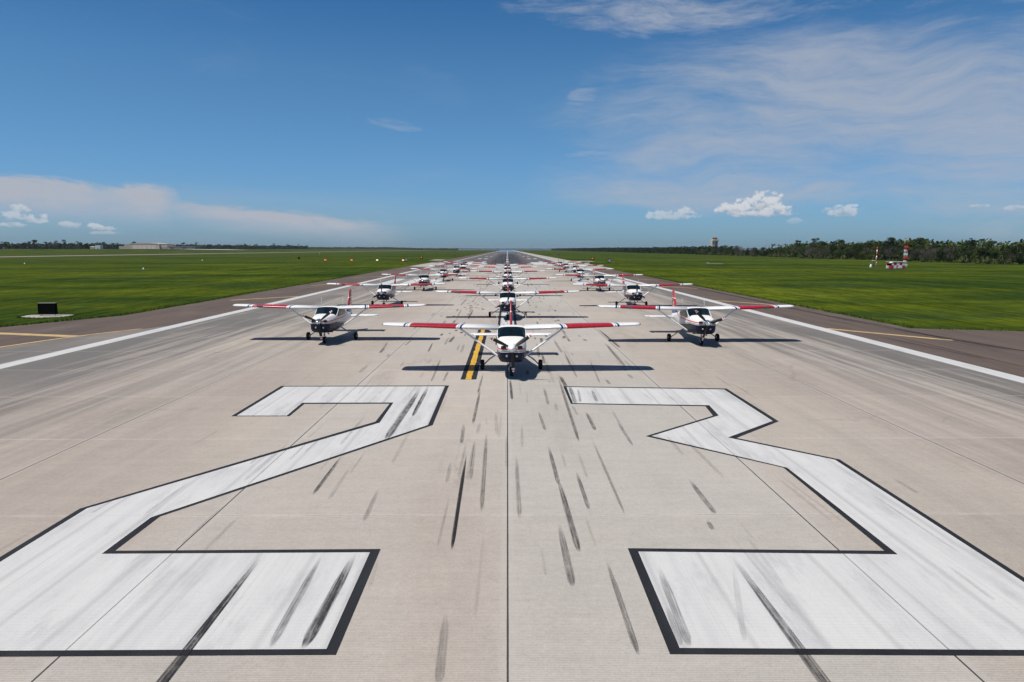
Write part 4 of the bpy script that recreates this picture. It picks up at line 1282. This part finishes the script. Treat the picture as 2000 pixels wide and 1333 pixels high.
def glide_slope():
    # lattice mast
    D = 199.0; x, y = at(1766, D)[:2]
    r = empty('antenna_mast', (x, y, 0), label='tall red and white lattice antenna mast behind the checkered hut', cat='mast')
    H = 6.0; nb = 6
    for band in range(nb):
        t = MB(); z0, z1 = H * band / nb, H * (band + 1) / nb
        w = .36 - .012 * band; c = [(-w, -w), (w, -w), (w, w), (-w, w)]
        for k in range(4):
            a, b = c[k], c[(k + 1) % 4]
            t.tube([(*a, z0), (*a, z1)], .04, 5); t.tube([(*a, z0), (*b, z1)], .025, 4); t.tube([(*b, z0), (*a, z1)], .025, 4); t.tube([(*a, z1), (*b, z1)], .03, 4)
        t.build('mast_section', M_REDP if band in (2, 5) else M_WHITE, r)
    for z in (2.7, 5.5):
        q = MB(); q.box((.25, -.50, z), (1.1, .2, .28)); q.box((.25, -.66, z), (.9, .05, .16)); q.build('antenna_panel', M_REDP, r)
    for (sx, z0, z1) in ((0, H, H + 3.4), (.42, H - .4, H + 2.2), (-.3, H - .5, H + 1.2)): q = MB(); q.tube([(sx, 0, z0), (sx, 0, z1)], .03, 5); q.build('lightning_rod', M_REDP, r)
    # hut
    D = 188.0; x, y = at(1752.5, D)[:2]
    h = empty('equipment_hut', (x, y, 0), label='red and white checkered equipment hut on the right-hand grass', cat='hut')
    def f_check(nt, b, v, xx, yy, zz):
        k = ((xx + 1.85) / .74).floor() + ((zz - .15) / .80).floor() + ((yy + .02) / 1.2).floor()
        return mixc(nt, ((k / 2.0).frac()).gt(.25), (.50, .025, .018), (.72, .73, .74))
    mc = mat('checker_paint', rough=.5, fn=f_check)
    w = MB(); w.box((0, 1.2, .97), (3.7, 2.4, 1.64)); w.build('wall', mc, h)
    q = MB(); q.box((0, 1.2, 1.83), (3.86, 2.56, .08)); q.build('roof', M_WHITE, h)
    q = MB(); q.box((0, 1.2, .08), (3.6, 2.3, .14)); q.build('base', M_PALE, h)
    q = MB(); q.box((.3, -.08, .5), (.6, .14, .6)); q.build('air_conditioner', M_WHITE, h)
    # cabinet left of the hut
    x, y = at(1735.5, 187.0)[:2]
    c = empty('electrical_cabinet', (x, y, 0), label='dark cabinet on grey legs with white tank, left end of checkered hut', cat='cabinet')
    q = MB(); q.box((0, 0, 1.2), (1.0, .5, .55)); q.build('cabinet_box', M_BOX, c)
    for sx in (-.4, .4): q = MB(); q.tube([(sx, 0, 0), (sx, 0, 1.0)], .04, 5); q.build('leg', M_METAL, c)
    q = MB(); q.lathe([(-.45, 0), (-.4, .2), (-.25, .27), (.25, .27), (.4, .2), (.45, 0)], (.45, 0, 1.62), 'X', 12); q.build('tank', M_WHITE, c)
    # striped pole
    x, y = at(1709, 203.0)[:2]
    p = empty('striped_pole', (x, y, 0), label='slim red and white banded pole left of the checkered hut', cat='pole')
    for k in range(7):
        q = MB(); q.tube([(.02 * k, 0, k * .82), (.02 * (k + 1), 0, (k + 1) * .82)], .15, 8); q.build('band', M_REDP if k % 2 == 0 else M_WHITE, p)
    x, y = at(1700, 203.0)[:2]
    p = empty('monitor_antenna', (x, y, 0), label='small white monitor antenna with a flat top plate beside the striped pole', cat='antenna')
    q = MB(); q.tube([(.7, 0, 0), (.7, 0, 1.9)], .07, 6); q.build('post', M_BRICK, p)
    q = MB(); q.box((.65, 0, 1.95), (.9, .5, .18)); q.build('top_plate', M_WHITE, p)
    q = MB(); q.lathe([(0, .28), (.35, .34), (.75, .2), (1.0, 0)], (-.1, 0, 0), 'Z', 12); q.build('dome', M_WHITE, p)
    q = MB(); q.box((1.25, 0, .35), (.3, .3, .7)); q.build('junction_box', M_BRICK, p)


glide_slope()


def text_mesh(s, size, material, parent, loc, ext=.01):
    cu = bpy.data.curves.new('t', 'FONT'); cu.body = s; cu.size = size; cu.align_x = 'CENTER'; cu.align_y = 'CENTER'; cu.extrude = ext; cu.offset = size * .025
    tmp = bpy.data.objects.new('t', cu); COL.objects.link(tmp)
    me = bpy.data.meshes.new_from_object(tmp.evaluated_get(bpy.context.evaluated_depsgraph_get()))
    bpy.data.objects.remove(tmp); me.materials.clear(); me.materials.append(material)
    o = bpy.data.objects.new('numerals', me); COL.objects.link(o); o.parent = parent; o.location = loc; o.rotation_euler = (pi / 2, 0, 0)
    return o


def marker_sign(px, D, txt, label, disc=False):
    x = at(px, D)[0]; r = empty('marker_sign' if disc else 'distance_sign', (x, D, 0), label=label, cat='sign', group='airfield signs beside the runway')
    b = MB(); b.box((0, .12, .85), (1.4, .24, 1.32)); b.build('panel', M_BOX, r)
    for s in (-.45, .45): l = MB(); l.tube([(s, .12, -.05), (s, .12, .2)], .04, 6); l.build('leg', M_METAL, r)
    if disc:
        d = MB(); d.lathe([(-.02, 0), (-.02, .48), (0, .5)], (0, 0, .85), 'Y', 24); d.build('orange_disc', M_ORS, r)
    else: text_mesh(txt, 1.25, M_WSIGN, r, (0, -.004, .85))


marker_sign(793.5, 292, '10', 'black sign with white 10 on the left grass behind the row of lamps')
marker_sign(1188, 270, '10', 'black sign with white 10 on the right grass')
marker_sign(824.5, 360, '', 'black square sign with orange disc on the left grass', True)
marker_sign(1156.5, 322, '', 'black square sign with orange disc on the right grass', True)
marker_sign(889.5, 597, '9', 'small distant black sign with white 9 on the left grass')
marker_sign(1091, 590, '9', 'small distant black sign with white 9 on the right grass')
for k, (px, D, c, es, lab) in enumerate([(638, 312, (1, .12, .05), 2.0, 'leftmost approach lamp box showing red'), (689, 310, (1, .18, .05), 2.0, 'second approach lamp box from the left showing red'),
                                         (738.5, 307, (1, .85, .6), 2.2, 'third approach lamp box showing white'), (789, 304, (1, .50, .18), 3.5, 'bright orange-lit approach lamp box beside the sign with 10')]):
    x = at(px, D)[0]; r = empty('approach_lamp', (x, D, 0), label=lab, cat='lamp', group='row of approach lamp boxes')
    b = MB(); b.box((0, .35, .55), (.9, .9, .3)); b.build('housing', M_ORS, r)
    for sx in (-.35, .35):
        for sy in (.1, .65): l = MB(); l.tube([(sx, sy, -.03), (sx, sy, .42)], .035, 5); l.build('leg', M_METAL, r)
    e = MB(); e.box((0, -.115, .55), (.8, .03, .24)); e.build('lens', mat('lit_lens', c, emit=c, es=es), r)
# black sign back at left
x, y = G(92, 617.5)
s = empty('black_sign', (x, y, 0), rz=radians(4), label='blank black box sign on two short legs standing on a pale slab', cat='sign')
b = MB(); b.box((0, .15, .56), (1.30, .30, .84)); b.build('panel', M_BOX, s)
b = MB(); b.box((0, .15, .992), (1.30, .30, .02)); b.build('top_cap', M_GREY, s)
for sx in (-.52, .52):
    b = MB(); b.tube([(sx, .15, .0), (sx, .15, .15)], .04, 8); b.box((sx, .15, .012), (.16, .16, .02)); b.build('leg', M_METAL, s)
P = [G(*p) for p in ((38, 619.5), (52, 616.5), (60, 615.6), (100, 615), (149, 615), (140, 617.6), (115, 619.8), (70, 621.3), (50, 621.3))]
m = MB(); m.add([(a, b_, .003) for a, b_ in P] + [(a, b_, -.1) for a, b_ in P], [tuple(range(len(P)))[::-1]] + [(i, (i + 1) % len(P), (i + 1) % len(P) + len(P), i + len(P)) for i in range(len(P))])
m.build('slab', M_PALE, kind='structure')
# small fittings standing in the grass
def stub(px, py, kind, lab):
    x, y = G(px, py)
    if kind == 'marker':
        r = empty('ground_marker', (x, y, tz(x, y)), label=lab, cat='marker'); m = MB(); m.lathe([(-.02, .2), (.08, .18), (.42, .08), (.45, 0)], (0, 0, 0), 'Z', 12); m.build('cone', M_WHITE, r)
        m = MB(); m.box((0, 0, .02), (.7, .7, .06)); m.build('foot', M_PALE, r)
    elif kind == 'slab':
        r = empty('concrete_pit', (x, y, 0), label=lab, cat='pit'); m = MB(); m.box((0, 0, .08), (5.0, 1.8, .16)); m.build('lid', M_PALE, r)
        m = MB(); m.box((-2.7, .2, .3), (.8, .6, .6)); m.build('hatch', M_GREY, r)
    elif kind == 'box':
        r = empty('ground_cabinet', (x, y, tz(x, y)), label=lab, cat='cabinet'); m = MB(); m.box((0, 0, .6), (.9, .5, .9)); m.build('cabinet_box', M_BOX, r)
        
        for sx in (-.3, .3): m = MB(); m.tube([(sx, 0, -.05), (sx, 0, .2)], .04, 5); m.build('leg', M_METAL, r)
    else:
        r = empty('windsock_pole', (x, y, tz(x, y)), label=lab, cat='pole'); m = MB(); m.tube([(0, 0, 0), (0, 0, 3.2)], .06, 6); m.build('pole', M_GREY, r)
        m = MB(); m.tube([(.05, 0, 3.1), (.5, 0, 3.0), (.95, 0, 2.8)], [.16, .13, .08], 8); m.build('sock', M_BRICK, r)


stub(48, 516, 'marker', 'white ground marker alone on the far left grass')
stub(280, 526.5, 'marker', 'low white ground marker midway across the left grass')
stub(395, 509.5, 'marker', 'white ground marker on the left grass short of the taxiway')
stub(1398, 516, 'slab', 'low white slab with a small hatch on the right-hand grass below the control tower')
stub(584, 507, 'box', 'dark cabinet on the left grass left of the approach lamps')
stub(624, 504, 'pole', 'dark pole with a drooping sock on the left grass')

# grass tufts along the pavement edges and around the slab
def tufts():
    rng = random.Random(2); m = MB()
    def blade(x, y, h):
        a = rng.uniform(0, pi); dx, dy = cos(a) * .022 * (1 + h * 2), sin(a) * .022 * (1 + h * 2); lx, ly = rng.gauss(0, .35) * h, rng.gauss(0, .35) * h
        m.add([(x - dx, y - dy, -.035), (x + dx, y + dy, -.035), (x + lx, y + ly, h)], [(0, 1, 2)])
    for i in range(9000):
        y = 40 + (rng.random() ** 1.6) * 110; w = abs(rng.gauss(0, .5))
        if rng.random() < .5: x = rag(left_edge(y), y, .16) - w + .08
        else: x = rag(right_edge(y), y, .16) + w - .08
        blade(x, y, rng.uniform(.05, .16) * (1.3 if w < .3 else 1))
    for i in range(700):
        k = rng.randrange(len(P)); a, b_ = Vector(P[k]), Vector(P[(k + 1) % len(P)]); c = Vector((sum(p[0] for p in P) / len(P), sum(p[1] for p in P) / len(P)))
        q = a.lerp(b_, rng.random()); q = q + (q - c) * rng.uniform(-.02, .12); blade(q.x, q.y, rng.uniform(.03, .10))
    m.build('grass_fringe', mat('grass_blades', rough=.9, spec=.1, fn=f_leaf((.06, .10, .012), (.16, .22, .03))), label='ragged fringe of green grass along the pavement edges', cat='grass', kind='stuff')


tufts()

# ------------------------------------------------------------------ haze
HAZE = True
if HAZE:
    m = bpy.data.materials.new('air'); m.use_nodes = True; nt = m.node_tree; nt.nodes.clear()
    out = nt.nodes.new('ShaderNodeOutputMaterial'); pv = nt.nodes.new('ShaderNodeVolumePrincipled')
    pv.inputs['Color'].default_value = (.80, .88, .96, 1); pv.inputs['Density'].default_value = .00005; pv.inputs['Anisotropy'].default_value = .3
    nt.links.new(pv.outputs[0], out.inputs['Volume'])
    h = MB(); h.box((0, 5600, 14), (24000, 12400, 32)); ho = h.build('haze', m, kind='stuff')
    meta(ho, 'thin pale haze over the far end of the airfield', 'haze')
